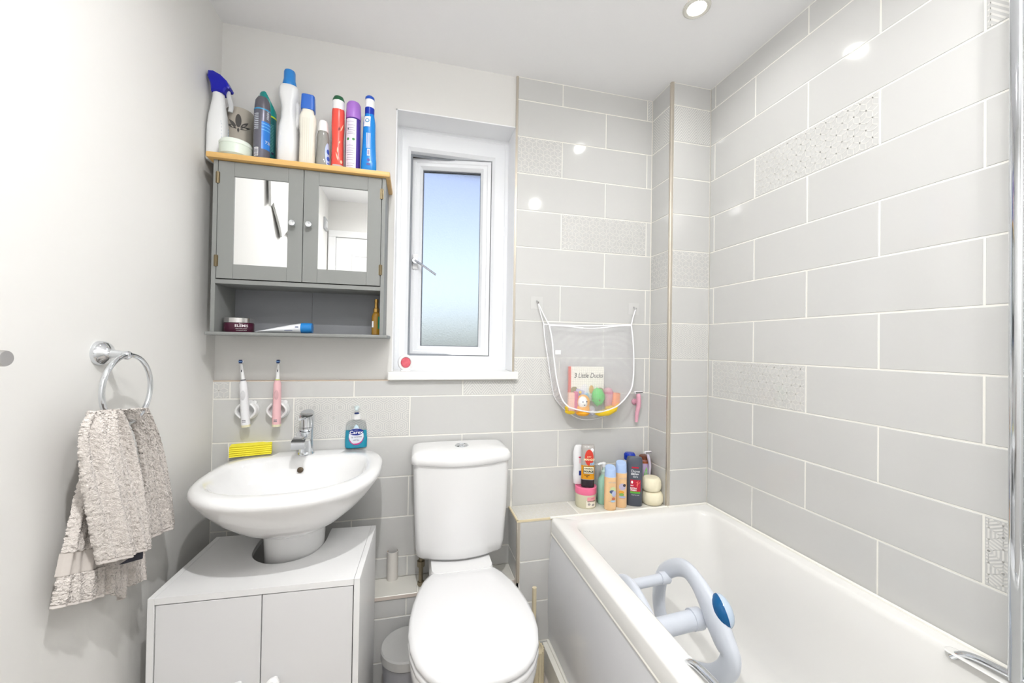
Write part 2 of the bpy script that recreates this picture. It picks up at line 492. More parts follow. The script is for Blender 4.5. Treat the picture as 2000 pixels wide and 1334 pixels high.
wt = struct('wall_tall_ledge', vbox(TX + 0.008, XB + 0.008, -DB + 0.008, 0.004, 0.0, ZS - 0.009), PAINT)
add('grout', join(vbox(TX + 0.0012, TX + 0.008, -DB + 0.0012, 0, 0, ZS - 0.002), vbox(TX + 0.0012, 1.26, -DB + 0.0012, -DB + 0.008, 0, ZS - 0.002), vbox(TX + 0.002, XB + 0.002, -DB + 0.003, 0.001, ZS - 0.009, ZS - 0.0015)), GROUT_OLD if False else GROUT, wt)
for n in (11, 12, 13, 14):
    zt, zb = min(zrow(n), ZS - 0.006), max(zrow(n + 1), 0.003)
    tile(wt, ('y', -DB, -1), TX + TW, 1.196, zb, zt)
    if zb > LZ - 0.03 or n == 12: tile(wt, ('x', TX, -1), -DB + TW, 0.0, max(zb, LZ), zt)
for k, (a, b) in enumerate(((TX + 0.006, 1.315), (1.315, 1.70))):
    o = tile(wt, ('z', ZS, 1), a, b, -DB + 0.004, 0.0, 'star' if k == 0 else None, mat=TILE_PALE)
struct('trim_5', vprism([(TX + TW, -DB - 0.001), (TX + 0.002, -DB - 0.001), (TX - 0.001, -DB + 0.002), (TX - 0.001, -DB + TW), (TX + 0.006, -DB + TW), (TX + TW, -DB + 0.006)], 2, LZ, ZS - 0.006), TRIMM)
struct('trim_6', join(vbox(TX - 0.001, 1.196, -DB - 0.0015, -DB + 0.005, ZS - 0.006, ZS + 0.0005), vbox(TX - 0.0015, TX + 0.005, -DB, 0.0, ZS - 0.006, ZS + 0.0005)), GROUT_OLD)

# ------------------------------------------------------------------ window
FY = 0.125     # face of the fixed frame
fo = (WX0, WX1, WZ0, WZ1)
def frame_ring(x0, x1, z0, z1, wl_, wr_, wb_, wt_, y0, y1, b=0.004):
    return join(vbox(x0, x0 + wl_, y0, y1, z0, z1, b), vbox(x1 - wr_, x1, y0, y1, z0, z1, b),
                vbox(x0 + wl_, x1 - wr_, y0, y1, z0, z0 + wb_, b), vbox(x0 + wl_, x1 - wr_, y0, y1, z1 - wt_, z1, b))
def mitre_ring(x0, x1, z0, z1, wd, prof):
    """a mitred frame: prof gives (inset, y) pairs"""
    rings = []
    for t, y in prof:
        rings.append([Vector((x0 + t, y, z0 + t)), Vector((x1 - t, y, z0 + t)), Vector((x1 - t, y, z1 - t)), Vector((x0 + t, y, z1 - t))])
    return vloft(rings, closed=True)
win = T('window_1', None, None, ((WX0 + WX1) / 2, FY, WZ0), kind='structure')
add('reveal_lining', join(vbox(WX0, WX0 + 0.004, PY - 0.003, FY + 0.06, WZ0 + 0.02, WZ1), vbox(WX1 - 0.004, WX1, PY - 0.003, FY + 0.06, WZ0 + 0.02, WZ1), vbox(WX0, WX1, PY - 0.003, FY + 0.06, WZ1 - 0.004, WZ1)), M('white reveal', (247, 248, 250), 0.35), win)
OX0, OX1, OZ0, OZ1 = 0.645, 0.993, 1.169, 2.032      # inner edge of fixed frame
def rect_ring(outer, inner, y0, y1, lip=0.0):
    a, b = outer, inner
    def r(q, y): return [Vector((q[0], y, q[2])), Vector((q[1], y, q[2])), Vector((q[1], y, q[3])), Vector((q[0], y, q[3]))]
    mid = tuple(b[i] + (-0.012 if i in (0, 2) else 0.012) for i in range(4))
    mid2 = tuple(a[i] + (0.014 if i in (0, 2) else -0.014) for i in range(4))
    mid3 = tuple(a[i] + (0.018 if i in (0, 2) else -0.018) for i in range(4))
    return vloft([r(a, y1), r(a, y0 - 0.004), r(mid2, y0 - 0.004), r(mid3, y0), r(mid, y0), r(b, y0 + 0.012), r(b, y1)], closed=True)
fr = add('frame', rect_ring((WX0 + 0.003, WX1 - 0.003, WZ0 + 0.018, WZ1 - 0.003), (OX0, OX1, OZ0, OZ1), FY, FY + 0.06), UPVC, win)
add('gasket', rect_ring((OX0 - 0.01, OX1 + 0.01, OZ0 - 0.01, OZ1 + 0.01), (OX0 + 0.004, OX1 - 0.004, OZ0 + 0.004, OZ1 - 0.004), FY + 0.045, FY + 0.058), GASKET, win)
add('outer_rebate', join(vbox(OX0 - 0.03, OX1 + 0.03, FY + 0.061, FY + 0.20, OZ1 + 0.004, OZ1 + 0.05), vbox(OX0 - 0.05, OX0 - 0.01, FY + 0.061, FY + 0.2, OZ0, OZ1 + 0.02)), REBATE, win)
# sash hinged at its right side and pushed outward at the left
HX, HY = OX1 - 0.003, FY + 0.018
SA = math.radians(-9.0)
def hinge(vf):
    m = Matrix.Translation((HX, HY, 0)) @ Matrix.Rotation(SA, 4, 'Z') @ Matrix.Translation((-HX, -HY, 0))
    return tr(vf, m)
SX0, SX1, SZ0, SZ1 = OX0 + 0.003, OX1 - 0.003, OZ0 + 0.003, OZ1 - 0.003
GX0, GX1, GZ0, GZ1 = SX0 + 0.043, SX1 - 0.045, SZ0 + 0.038, SZ1 - 0.042
add('sash', hinge(rect_ring((SX0, SX1, SZ0, SZ1), (GX0, GX1, GZ0, GZ1), HY + 0.002, HY + 0.05)), UPVC, win)
add('bead', hinge(frame_ring(GX0, GX1, GZ0, GZ1, 0.0022, 0.0022, 0.0022, 0.004, HY + 0.022, HY + 0.04, 0)), M('dark bead', (112, 116, 124), 0.6), win)
FROST = M('frosted glass', (255, 255, 255), 0.42, trans=1.0, ior=1.3, bump=(160, 0.35, 0.002))
add('pane', hinge(vbox(GX0, GX1, HY + 0.026, HY + 0.034, GZ0, GZ1)), FROST, win)
# handle: keeper plate, boss, slanted lever
hp0 = hinge(([Vector((SX0 + 0.018, HY, 1.575))], []))[0][0]
add('handle_plate', mv(vbox(-0.012, 0.012, -0.007, 0.004, -0.032, 0.034, 0.004), *hp0), WHITEP, win)
add('handle_boss', tr(vlathe([(0.0145, -0.004), (0.0145, 0.018), (0.012, 0.022)], 20), axis_mat(hp0 + Vector((0, -0.006, 0.002)), (0, -1, 0))), CHROME, win, True)
hl = [hp0 + Vector((0.0, -0.024, 0.002)), hp0 + Vector((0.03, -0.034, -0.018)), hp0 + Vector((0.06, -0.036, -0.038)), hp0 + Vector((0.088, -0.034, -0.056))]
add('handle_lever', vtube(catmull(hl, 4), [0.0085] * 4 + [0.0078] * 4 + [0.0075] * 5, 10, flat=0.6), M('satin lever', (205, 207, 212), 0.25, metal=0.6), win, True)
add('sill', vbox(WX0 - 0.012, WX1 + 0.018, -0.022, FY + 0.01, WZ0 - 0.012, WZ0 + 0.019, 0.004), SILLM, win)

# ------------------------------------------------------------------ door and wall behind the viewer (seen in the mirrors)
dr = T('door_1', None, None, (0.45, YF, 0), kind='structure')
DX0, DX1, DZ = 0.062, 0.83, 2.045
DOORM = M('white door paint', (240, 240, 240), 0.35)
add('frame', join(vbox(0.008, DX0, YF, YF + 0.02, 0, DZ, 0.004), vbox(DX1, DX1 + 0.06, YF, YF + 0.02, 0, DZ, 0.004), vbox(0.008, DX1 + 0.06, YF, YF + 0.02, DZ, DZ + 0.05, 0.004)), DOORM, dr)
add('leaf', vbox(DX0 + 0.003, DX1 - 0.003, YF + 0.001, YF + 0.008, 0.008, DZ - 0.003), DOORM, dr)
for (a, b, z0, z1) in ((DX0 + 0.12, DX0 + 0.34, 1.15, 1.92), (DX1 - 0.34, DX1 - 0.12, 1.15, 1.92), (DX0 + 0.12, DX0 + 0.34, 0.22, 0.98), (DX1 - 0.34, DX1 - 0.12, 0.22, 0.98)):
    add('panel', join(frame_ring(a, b, z0, z1, 0.02, 0.02, 0.02, 0.02, YF + 0.006, YF + 0.014, 0.003), vbox(a + 0.03, b - 0.03, YF + 0.006, YF + 0.012, z0 + 0.03, z1 - 0.03, 0.002)), DOORM, dr)
add('handle', join(tr(vlathe([(0.025, 0), (0.025, 0.008)], 20), axis_mat((DX1 - 0.06, YF + 0.008, 1.0), (0, 1, 0))), vtube([(DX1 - 0.06, YF + 0.012, 1.0), (DX1 - 0.06, YF + 0.05, 1.0), (DX1 - 0.17, YF + 0.05, 1.0)], 0.009)), CHROME, dr, True)
t = T('isolator_switch', 'grey switch plate high on the left wall, seen in right cabinet mirror', 'switch', (0.0, -1.93, 2.06))
add('plate', vbox(0.0, 0.012, -1.975, -1.885, 2.065, 2.155, 0.003), M('switch grey', (176, 178, 180), 0.35), t)
add('rocker', vbox(0.012, 0.017, -1.945, -1.915, 2.085, 2.135, 0.002), WHITEP, t)

# ------------------------------------------------------------------ downlights
LENS = M('lamp lens', (255, 250, 240), 0.3, emit=5.0)
LAMPLAB = ['round recessed downlight in the white ceiling above the far end of the bath', 'round recessed downlight above the near end of the bath, out of view', 'round recessed downlight above the wash basin, out of view', 'round recessed downlight added above the viewer as a fill light, out of view']  # last downlight is added, unseen, to even out the room light
for (lx, ly), lab, lpow in zip(LAMPS, LAMPLAB, LAMP_POWER):
    t = T('downlight', lab, 'ceiling lamp', (lx, ly, CEIL), group='recessed ceiling downlights')
    add('bezel', tr(vlathe([(0.043, 0.0), (0.043, -0.003), (0.038, -0.006), (0.030, -0.004), (0.027, 0.0)], 36, False, False), Matrix.Translation((lx, ly, CEIL))), M('pale nickel', (226, 224, 216), 0.25, metal=0.4), t, True)
    add('lens', tr(vlathe([(0.0265, -0.0002), (0.020, -0.0012), (0.012, -0.002), (0.002, -0.002)], 28), Matrix.Translation((lx, ly, CEIL))), LENS, t, True)
    ld = bpy.data.lights.new('downlight_bulb', 'AREA'); ld.shape = 'DISK'; ld.size = 0.036; ld.energy = lpow; ld.color = (1.0, 0.997, 0.995); ld.spread = math.radians(LAMP_SPREAD)
    lo = bpy.data.objects.new('bulb', ld); C.objects.link(lo); lo.parent = t; lo.location = (0, 0, -0.008)

# opal globe added on the ceiling behind the viewer, an unseen fill light
gl = T('added_fill_globe', 'white opal globe added on the ceiling behind the viewer as an unseen fill light', 'ceiling lamp', (ADDED_GLOBE[0], ADDED_GLOBE[1], CEIL))
add('base_plate', tr(vlathe([(0.055, 0.0), (0.055, -0.012), (0.048, -0.02), (0.03, -0.022)], 32), Matrix.Translation((ADDED_GLOBE[0], ADDED_GLOBE[1], CEIL))), M('added globe base', (240, 240, 240), 0.4), gl, True)
add('globe', vsphere((ADDED_GLOBE[0], ADDED_GLOBE[1], CEIL - 0.085), 0.066, 0.066, 0.066, 32, 18), M('added globe glow', (255, 254, 252), 0.4, emit=ADDED_GLOBE_STRENGTH), gl, True)

# ================================================================== BATH
def rrect(x0, x1, y0, y1, r, z, n=7):
    out = []
    for cx, cy, a in ((x1 - r, y1 - r, 0), (x0 + r, y1 - r, PI / 2), (x0 + r, y0 + r, PI), (x1 - r, y0 + r, 3 * PI / 2)):
        for k in range(n): t = a + PI / 2 * k / (n - 1); out.append(Vector((cx + r * math.cos(t), cy + r * math.sin(t), z)))
    return out
BX0, BX1, BY0, BY1 = 1.194, W - 0.001, -1.86, -DB - 0.001
bath = T('bathtub', 'white acrylic bathtub built in along the tiled right wall', 'bathtub', ((BX0 + BX1) / 2, (BY0 + BY1) / 2, 0.0))
IX0, IX1, IY0, IY1 = 1.262, 1.845, -1.77, -0.190
add('shell', vloft([rrect(BX0 + 0.012, BX1, BY0, BY1, 0.006, 0.46), rrect(BX0 + 0.012, BX1, BY0, BY1, 0.006, 0.508), rrect(BX0, BX1, BY0, BY1, 0.008, 0.508), rrect(BX0, BX1, BY0, BY1, 0.008, RIM - 0.010), rrect(BX0 + 0.003, BX1, BY0, BY1, 0.008, RIM - 0.003), rrect(BX0 + 0.010, BX1, BY0, BY1, 0.008, RIM),
    rrect(IX0 - 0.006, IX1 + 0.006, IY0 - 0.006, IY1 + 0.006, 0.062, RIM), rrect(IX0, IX1, IY0, IY1, 0.06, RIM - 0.004), rrect(IX0 + 0.006, IX1 - 0.005, IY0 + 0.008, IY1 - 0.008, 0.06, RIM - 0.016),
    rrect(IX0 + 0.020, IX1 - 0.016, IY0 + 0.04, IY1 - 0.03, 0.07, 0.45), rrect(IX0 + 0.038, IX1 - 0.034, IY0 + 0.10, IY1 - 0.07, 0.09, 0.28), rrect(IX0 + 0.055, IX1 - 0.05, IY0 + 0.14, IY1 - 0.10, 0.10, 0.20), rrect(IX0 + 0.09, IX1 - 0.085, IY0 + 0.19, IY1 - 0.15, 0.10, 0.165), rrect(IX0 + 0.16, IX1 - 0.16, IY0 + 0.3, IY1 - 0.25, 0.08, 0.155)], cap0=False), ACRYL, bath, True, sharp=0.9)
add('side_panel', vloft([[Vector((x, y, z)) for z, x in ((0.10, 1.192), (0.20, 1.186), (0.32, 1.185), (0.43, 1.190), (0.498, 1.198), (0.498, 1.215), (0.10, 1.215))] for y in (BY1 + 0.0, -0.5, -0.9, -1.3, BY0)]), PANELM, bath, True)
add('panel_seal', vtube([(1.199, BY1 - 0.002, 0.502), (1.199, -0.8, 0.503), (1.199, BY0, 0.502)], 0.0062, 8), SEAL, bath, True)
add('plinth', join(vbox(1.166, 1.188, BY0, BY1, 0.0, 0.092, 0.002), vtube([(1.188, BY1, 0.096), (1.188, BY0, 0.096)], 0.006, 6)), SEAL, bath)
add('wall_seal', vtube([(1.70, BY1 - 0.006, RIM + 0.001), (W - 0.008, BY1 - 0.006, RIM + 0.001), (W - 0.008, BY1 - 0.02, RIM + 0.001), (W - 0.008, YF + 0.2, RIM + 0.001)], 0.006, 6), SEAL, bath)
add('ledge_seal', vtube([(1.19, BY1 + 0.001, RIM), (1.70, BY1 + 0.001, RIM)], 0.005, 6), SEAL, bath)
for gx, gy0, gy1 in ((1.243, -0.842, -1.10), (1.838, -0.955, -1.21)):
    pts = catmull([(gx, gy0, RIM - 0.012), (gx, gy0 - 0.022, RIM + 0.008), (gx, gy0 - 0.06, RIM + 0.016), (gx, (gy0 + gy1) / 2, RIM + 0.019), (gx, gy1 + 0.06, RIM + 0.016), (gx, gy1 + 0.022, RIM + 0.008), (gx, gy1, RIM - 0.012)], 5)
    g = add('grip_handle', vtube(pts, 0.0085, 12, flat=0.8), CHROME, bath, True)
    g['label'] = 'chrome grip'
    add('grip_recess', mv(vloft([rrect(-0.016, 0.016, gy1 - gy0 - 0.012, 0.012, 0.014, 0.0004), rrect(-0.013, 0.013, gy1 - gy0 - 0.009, 0.009, 0.012, 0.0016)]), gx, gy0, RIM), ACRYL, g)

# baby bath seat standing in the tub: two side loops, two cross tubes, ball
SEATM = M('pale blue grey plastic', (214, 219, 228), 0.28)
seat = T('baby_bath_seat', 'pale grey plastic baby bath seat with a blue ball standing in the tub', 'bath seat', (1.45, -0.52, 0.17))
LX = 1.525
pix = [(1292, 1128), (1312, 1110), (1338, 1111), (1362, 1138), (1384, 1178), (1400, 1215), (1414, 1250), (1427, 1285), (1415, 1312), (1388, 1318), (1352, 1306), (1325, 1285), (1302, 1240), (1287, 1180)]
la = [at(u, v, 0, LX) for u, v in pix]
rad = [0.027, 0.027, 0.028, 0.031, 0.038, 0.043, 0.040, 0.033, 0.030, 0.027, 0.026, 0.026, 0.030, 0.030]
def loop_r(r, sub):
    n = len(r); out = []
    for i in range(n):
        for k in range(sub): out.append(r[i] + (r[(i + 1) % n] - r[i]) * k / sub)
    return out
add('side_loop', vtube(catmull(la, 5, True), loop_r(rad, 5), 14, True, flat=0.55, ref=(1, 0, 0)), SEATM, seat, True, sharp=1.2)
lb = [Vector((1.325, p.y, p.z - 0.028)) for p in la]
add('side_loop', vtube(catmull(lb, 5, True), loop_r(rad, 5), 14, True, flat=0.55, ref=(1, 0, 0)), SEATM, seat, True, sharp=1.2)
tu = at(1300, 1128, 0, LX - 0.012); tl = at(1362, 1208, 0, LX - 0.012)
for p, r in ((tu, 0.0165), (tl, 0.027)):
    add('cross_tube', vtube([(LX, p.y, p.z), (1.325, p.y, p.z - 0.012)], r, 18), SEATM, seat, True)
    add('collar', vtube([(LX - 0.004, p.y, p.z), (LX - 0.034, p.y, p.z)], r + 0.003, 18), SEATM, seat, True)
bp = at(1402, 1196, 0, LX + 0.0) + Vector((0.012, -0.004, 0.006))
bn = Vector((0.55, -0.6, 0.55)).normalized()
ba = Vector((0.80, -0.25, 0.20)).normalized()                     # from the blue side to the pale side
bl = (at(1419, 1224, 0, LX) - at(1393, 1166, 0, LX)); bl = (bl - ba * bl.dot(ba)).normalized(); bc = ba.cross(bl)
hemi = vlathe([(0.0005, 1.0), (0.26, 0.966), (0.5, 0.866), (0.707, 0.707), (0.866, 0.5), (0.966, 0.26), (1.0, 0.0)], 28)
def half(sg): return tr(hemi, Matrix(((bl.x * 0.044, bc.x * 0.034 * sg, ba.x * 0.026 * sg, bp.x), (bl.y * 0.044, bc.y * 0.034 * sg, ba.y * 0.026 * sg, bp.y), (bl.z * 0.044, bc.z * 0.034 * sg, ba.z * 0.026 * sg, bp.z), (0, 0, 0, 1))))
ball = add('ball', half(1), M('pale blue ball half', (196, 212, 230), 0.2), seat, True)
add('blue_half', half(-1), M('deep blue plastic', (18, 92, 148), 0.12), ball, True)
for x in (LX, 1.325):
    for y in (-0.40, -0.60):
        add('suction_foot', tr(vlathe([(0.028, 0.0), (0.022, 0.012), (0.010, 0.02), (0.010, 0.10)], 16), Matrix.Translation((x, y, 0.168))), SEATM, seat, True)

# folded-back shower screen
scr = T('shower_screen', 'clear glass shower screen with chrome edge folded back along the right wall', 'shower screen', (1.84, -1.45, RIM))
add('glass', vbox(1.836, 1.842, -1.86, -1.055, RIM + 0.022, 2.05), M('clear glass', (250, 252, 252), 0.0, trans=1.0, ior=1.2), scr)
add('edge_profile', vloft([rrect(1.828, 1.850, -1.062, -1.040, 0.007, RIM + 0.01, 4), rrect(1.828, 1.850, -1.062, -1.040, 0.007, 2.06, 4)]), CHROME, scr, True)
add('bottom_seal', vbox(1.834, 1.844, -1.86, -1.06, RIM + 0.006, RIM + 0.024), M('clear seal', (220, 222, 224), 0.3), scr)

# ================================================================== TOILET
TCX = 0.850
def cis(w, d, bulge, z, b=-0.012, r=0.03, N=9):
    """cistern outline: flat back, bowed front, rounded corners"""
    out = [Vector((TCX + w, b, z)), Vector((TCX - w, b, z))]
    k = 5
    for i in range(k): a = i / (k - 1); out.append(Vector((TCX - w + r * (1 - math.cos(a * PI / 2)), b - d + r * (1 - math.sin(a * PI / 2)) - 0.0, z)))
    for i in range(1, N): x = -w + r + (2 * w - 2 * r) * i / N; out.append(Vector((TCX + x, b - d - bulge * (1 - (x / (w - r)) ** 2), z)))
    for i in range(k): a = 1 - i / (k - 1); out.append(Vector((TCX + w - r * (1 - math.cos(a * PI / 2)), b - d + r * (1 - math.sin(a * PI / 2)), z)))
    return out
toi = T('toilet', 'white close-coupled toilet with lid down between basin cabinet and bath', 'toilet', (TCX, -0.35, 0))
add('cistern', vloft([cis(0.120, 0.105, 0.02, 0.452), cis(0.148, 0.128, 0.027, 0.456), cis(0.157, 0.137, 0.03, 0.468), cis(0.161, 0.141, 0.031, 0.50), cis(0.167, 0.147, 0.032, 0.62), cis(0.172, 0.150, 0.033, 0.76), cis(0.172, 0.150, 0.033, 0.796)]), CERAMIC, toi, True, sharp=0.7)
lid = add('cistern_lid', vloft([cis(0.174, 0.152, 0.034, 0.793), cis(0.179, 0.156, 0.035, 0.797), cis(0.180, 0.157, 0.036, 0.810), cis(0.178, 0.155, 0.035, 0.822), cis(0.170, 0.147, 0.034, 0.832), cis(0.150, 0.125, 0.03, 0.838), cis(0.08, 0.08, 0.02, 0.840)]), CERAMIC, toi, True, sharp=0.9)
fb = Vector((TCX + 0.002, -0.09, 0.8385))
add('flush_button', tr(vlathe([(0.0255, -0.002), (0.0255, 0.003), (0.023, 0.006), (0.020, 0.0055), (0.019, 0.004), (0.004, 0.005)], 28), Matrix.Translation(fb)), CHROME, lid, True)
add('button_split', tr(vlathe([(0.008, 0.0), (0.0075, 0.007), (0.002, 0.0075)], 20), Matrix.Translation(fb + Vector((-0.003, -0.003, 0)))), CHROME, lid, True)
SEATC = 0.848
def egg(s, z, back=-0.205, N=15, grow=0.0):
    prof = [(-0.200, 0.100), (-0.215, 0.114), (-0.25, 0.135), (-0.30, 0.153), (-0.36, 0.167), (-0.42, 0.175), (-0.48, 0.177), (-0.53, 0.171), (-0.58, 0.156), (-0.62, 0.132), (-0.645, 0.105), (-0.66, 0.075), (-0.668, 0.04), (-0.670, 0.0)]
    cy = -0.44
    R = [Vector((SEATC + (hw + grow) * s, cy + (y - cy) * s - (grow if y < cy else 0), z)) for y, hw in prof]
    L = [Vector((2 * SEATC - p.x, p.y, z)) for p in reversed(R[:-1])]
    return R + L
add('seat_lid', vloft([egg(0.985, 0.424), egg(1.0, 0.428), egg(1.0, 0.436), egg(0.985, 0.443), egg(0.93, 0.449), egg(0.7, 0.453), egg(0.3, 0.455)]), M('white seat plastic', (233, 233, 234), 0.1, coat=0.3), toi, True, sharp=0.9)
add('seat', vloft([egg(0.985, 0.402), egg(1.0, 0.405), egg(1.0, 0.418), egg(0.985, 0.4215)]), M('white seat plastic', (233, 233, 234), 0.1), toi, True, sharp=0.9)
pan = [egg(0.97, 0.400), egg(0.985, 0.392), egg(0.97, 0.36)]
for s, z, k in ((0.86, 0.29, 0), (0.68, 0.2, 0), (0.56, 0.12, 0), (0.55, 0.05, 0), (0.58, 0.0, 0)): pan.append([Vector((p.x, min(p.y + 0.02 * (0.4 - z), -0.215), z)) for p in egg(s, z)])
add('pan', vloft(pan), CERAMIC, toi, True, sharp=0.9)
def nk(w, y0, y1, z): return rrect(SEATC - w, SEATC + w, y1, y0, 0.025, z, 5)
add('pan_shelf', vloft([nk(0.088, -0.118, -0.26, 0.0), nk(0.088, -0.118, -0.26, 0.20), nk(0.095, -0.118, -0.24, 0.33), nk(0.108, -0.03, -0.24, 0.345), nk(0.111, -0.03, -0.232, 0.43), nk(0.104, -0.035, -0.228, 0.452)]), CERAMIC, toi, True, sharp=0.9)
for s in (-1, 1): add('hinge', tr(vlathe([(0.014, 0), (0.014, 0.018), (0.011, 0.022)], 16), Matrix.Translation((SEATC + s * 0.075, -0.216, 0.426))), WHITEP, toi, True)
iv = at(822, 1118, 1, -0.075)
add('inlet_valve', join(vtube([(iv.x, -0.075, LZ), (iv.x, -0.075, 0.455)], 0.008, 12), tr(vlathe([(0.014, 0), (0.014, 0.02)], 8), Matrix.Translation((iv.x, -0.075, 0.40))), tr(vlathe([(0.012, 0), (0.012, 0.012)], 6), Matrix.Translation((iv.x, -0.075, LZ + 0.004)))), M('tarnished brass', (150, 140, 120), 0.4, metal=1.0), toi, True)

# ================================================================== BASIN
BCX = 0.325
bas = T('wash_basin', 'white ceramic pedestal wash basin on the back wall', 'wash basin', (BCX, -0.2, 0))
def br(rx, rf, rb, z, cx=BCX, cy=-0.215, e=2.3, eb=3.4):
    a = sring(cx, cy, rx, rf, z, e, 96, rb); b = sring(cx, cy, rx, rf, z, eb, 96, rb)
    return [q if q.y > cy else p for p, q in zip(a, b)]
add('bowl', vloft([br(0.070, 0.085, 0.15, 0.650), br(0.105, 0.118, 0.165, 0.662), br(0.150, 0.165, 0.185, 0.690), br(0.195, 0.212, 0.2, 0.730), br(0.228, 0.246, 0.205, 0.768), br(0.243, 0.262, 0.208, 0.790), br(0.250, 0.270, 0.210, 0.802), br(0.252, 0.272, 0.211, 0.811), br(0.249, 0.268, 0.211, 0.819), br(0.240, 0.258, 0.209, 0.825),
    br(0.222, 0.200, 0.170, 0.8265, 0.318, -0.24, 2.2), br(0.215, 0.190, 0.162, 0.824, 0.318, -0.24, 2.2), br(0.206, 0.178, 0.150, 0.812, 0.318, -0.238, 2.2), br(0.19, 0.16, 0.135, 0.775, 0.318, -0.235, 2.1), br(0.155, 0.13, 0.11, 0.73, 0.318, -0.23, 2.0), br(0.09, 0.08, 0.07, 0.70, 0.318, -0.225, 2.0), br(0.02, 0.02, 0.02, 0.694, 0.318, -0.22, 2.0)]), CERAMIC, bas, True, sharp=1.1)
add('pedestal', vloft([sring(BCX, -0.212, 0.098, 0.085, 0.0, 2.5, 40), sring(BCX, -0.212, 0.090, 0.08, 0.05, 2.4, 40), sring(BCX, -0.212, 0.078, 0.075, 0.25, 2.2, 40), sring(BCX, -0.212, 0.078, 0.08, 0.5, 2.2, 40), sring(BCX, -0.212, 0.084, 0.09, 0.63, 2.2, 40), sring(BCX, -0.212, 0.09, 0.1, 0.672, 2.2, 40)]), CERAMIC, bas, True)
ofp = at(587, 917, 1, -0.098)
add('overflow', tr(vlathe([(0.0095, -0.004), (0.0095, 0.001), (0.0065, 0.002)], 18), axis_mat((ofp.x, -0.103, ofp.z), (0, -0.95, 0.3))), M('dull bronze', (92, 80, 66), 0.45, metal=0.7), bas, True)
tb = at(598, 886, 2, 0.8265)
tap = T('basin_tap', 'chrome mixer tap with flat spout on the wash basin', 'tap', (tb.x, tb.y, 0.8265))
def tl_(vf): return mv(vf, tb.x, tb.y, 0.8265)
add('base_ring', tl_(vlathe([(0.0265, 0.0), (0.0265, 0.005), (0.024, 0.009)], 32)), CHROME, tap, True)
add('body', tl_(vlathe([(0.0235, 0.008), (0.0225, 0.06), (0.0225, 0.093)], 32)), CHROME, tap, True)
sp = [[Vector((s * wq, y, z)) for s, z in ((-1, z0), (1, z0), (1, z1), (-1, z1))] for y, wq, z0, z1 in ((0.0, 0.018, 0.050, 0.088), (-0.03, 0.019, 0.056, 0.086), (-0.07, 0.020, 0.054, 0.078), (-0.100, 0.0205, 0.046, 0.070), (-0.108, 0.0205, 0.042, 0.062))]
add('spout', tl_(vloft(sp)), CHROME, tap, True)
add('cartridge_cap', tl_(vloft([sring(0, 0, 0.0235, 0.0235, 0.095, 2, 32), sring(0, 0, 0.0235, 0.0235, 0.125, 2, 32), [Vector((p.x, p.y, 0.140 + p.y * 0.45)) for p in sring(0, 0, 0.0235, 0.0235, 0, 2, 32)], [Vector((p.x * 0.9, p.y * 0.9, 0.1425 + p.y * 0.45)) for p in sring(0, 0, 0.0235, 0.0235, 0, 2, 32)]])), CHROME, tap, True)
add('lever', tl_(vtube([(0, -0.018, 0.128), (-0.002, -0.045, 0.130), (-0.004, -0.072, 0.133)], 0.0042, 12)), CHROME, tap, True)

# ------------------------------------------------------------------ sponge, soap dispenser
q0 = at(447, 894, 2, 0.827); q1 = at(530, 886, 2, 0.827)
dq = (q1 - q0); ang = math.atan2(dq.y, dq.x); Ls = dq.length
sp_ = T('scrubbing_sponge', 'yellow ridged damp-duster sponge lying on the left rear of the basin', 'sponge', (q0.x, q0.y, 0.827), ang)
def ridge(x, N=40):
    out = []
    for i in range(N + 1): zz = 0.034 * i / N; out.append(Vector((x, -0.0018 * math.cos(2 * PI * i / 8) + 0.16 * zz * 0, zz)))
    for i in range(21): out.append(Vector((x, 0.003 + 0.046 * i / 20, 0.034 + 0.0012 * math.sin(2 * PI * i / 5))))
    out += [Vector((x, 0.049, 0.0))]
    return out
YEL = M('yellow sponge', (240, 228, 64), 0.7, bump=(400, 0.3, 0.001))
loc_add('sponge_block', vloft([ridge(x) for x in (0.0, Ls * 0.33, Ls * 0.66, Ls)]), YEL, sp_, True, sharp=0.9)

b0 = at(694, 877, 2, 0.827)
dpos = (b0.x, b0.y + 0.026, 0.827)
dsp = T('soap_dispenser', 'clear pump bottle of bright blue hand wash on the right rear of the basin', 'soap bottle', dpos, face_to(dpos) * 0.6)
S = Shape([(0.0, 0.037, 0.019, 2.8), (0.003, 0.040, 0.022, 2.8), (0.03, 0.0405, 0.023, 2.8), (0.07, 0.0385, 0.022, 2.6), (0.092, 0.036, 0.020, 2.5), (0.100, 0.030, 0.017, 2.3), (0.105, 0.016, 0.014, 2.0), (0.110, 0.0135, 0.0135, 2.0)], 44)
loc_add('bottle', S.vf(), M('clear plastic', (244, 248, 250), 0.05, trans=1.0, ior=1.15), dsp)
LQ = Shape([(0.001, 0.035, 0.0175, 2.8), (0.004, 0.0385, 0.0205, 2.8), (0.03, 0.039, 0.0215, 2.8), (0.066, 0.0372, 0.0207, 2.6), (0.0665, 0.0372, 0.0207, 2.6)], 44)
loc_add('hand_wash', LQ.vf(), M('blue hand wash', (18, 158, 196), 0.1, spec=0.6, noise=(30, (40, 186, 214))), dsp)
loc_add('dip_tube', vtube([(0, 0, 0.066), (0, 0, 0.108)], 0.003, 8), M('pale tube', (150, 196, 200), 0.3), dsp)
loc_add('collar', vlathe([(0.0155, 0.106), (0.0155, 0.124), (0.013, 0.126)], 24), WHITEP, dsp)
loc_add('neck_ring', vlathe([(0.011, 0.126), (0.011, 0.1315), (0.008, 0.132)], 24), M('navy plastic', (24, 52, 122), 0.3), dsp)
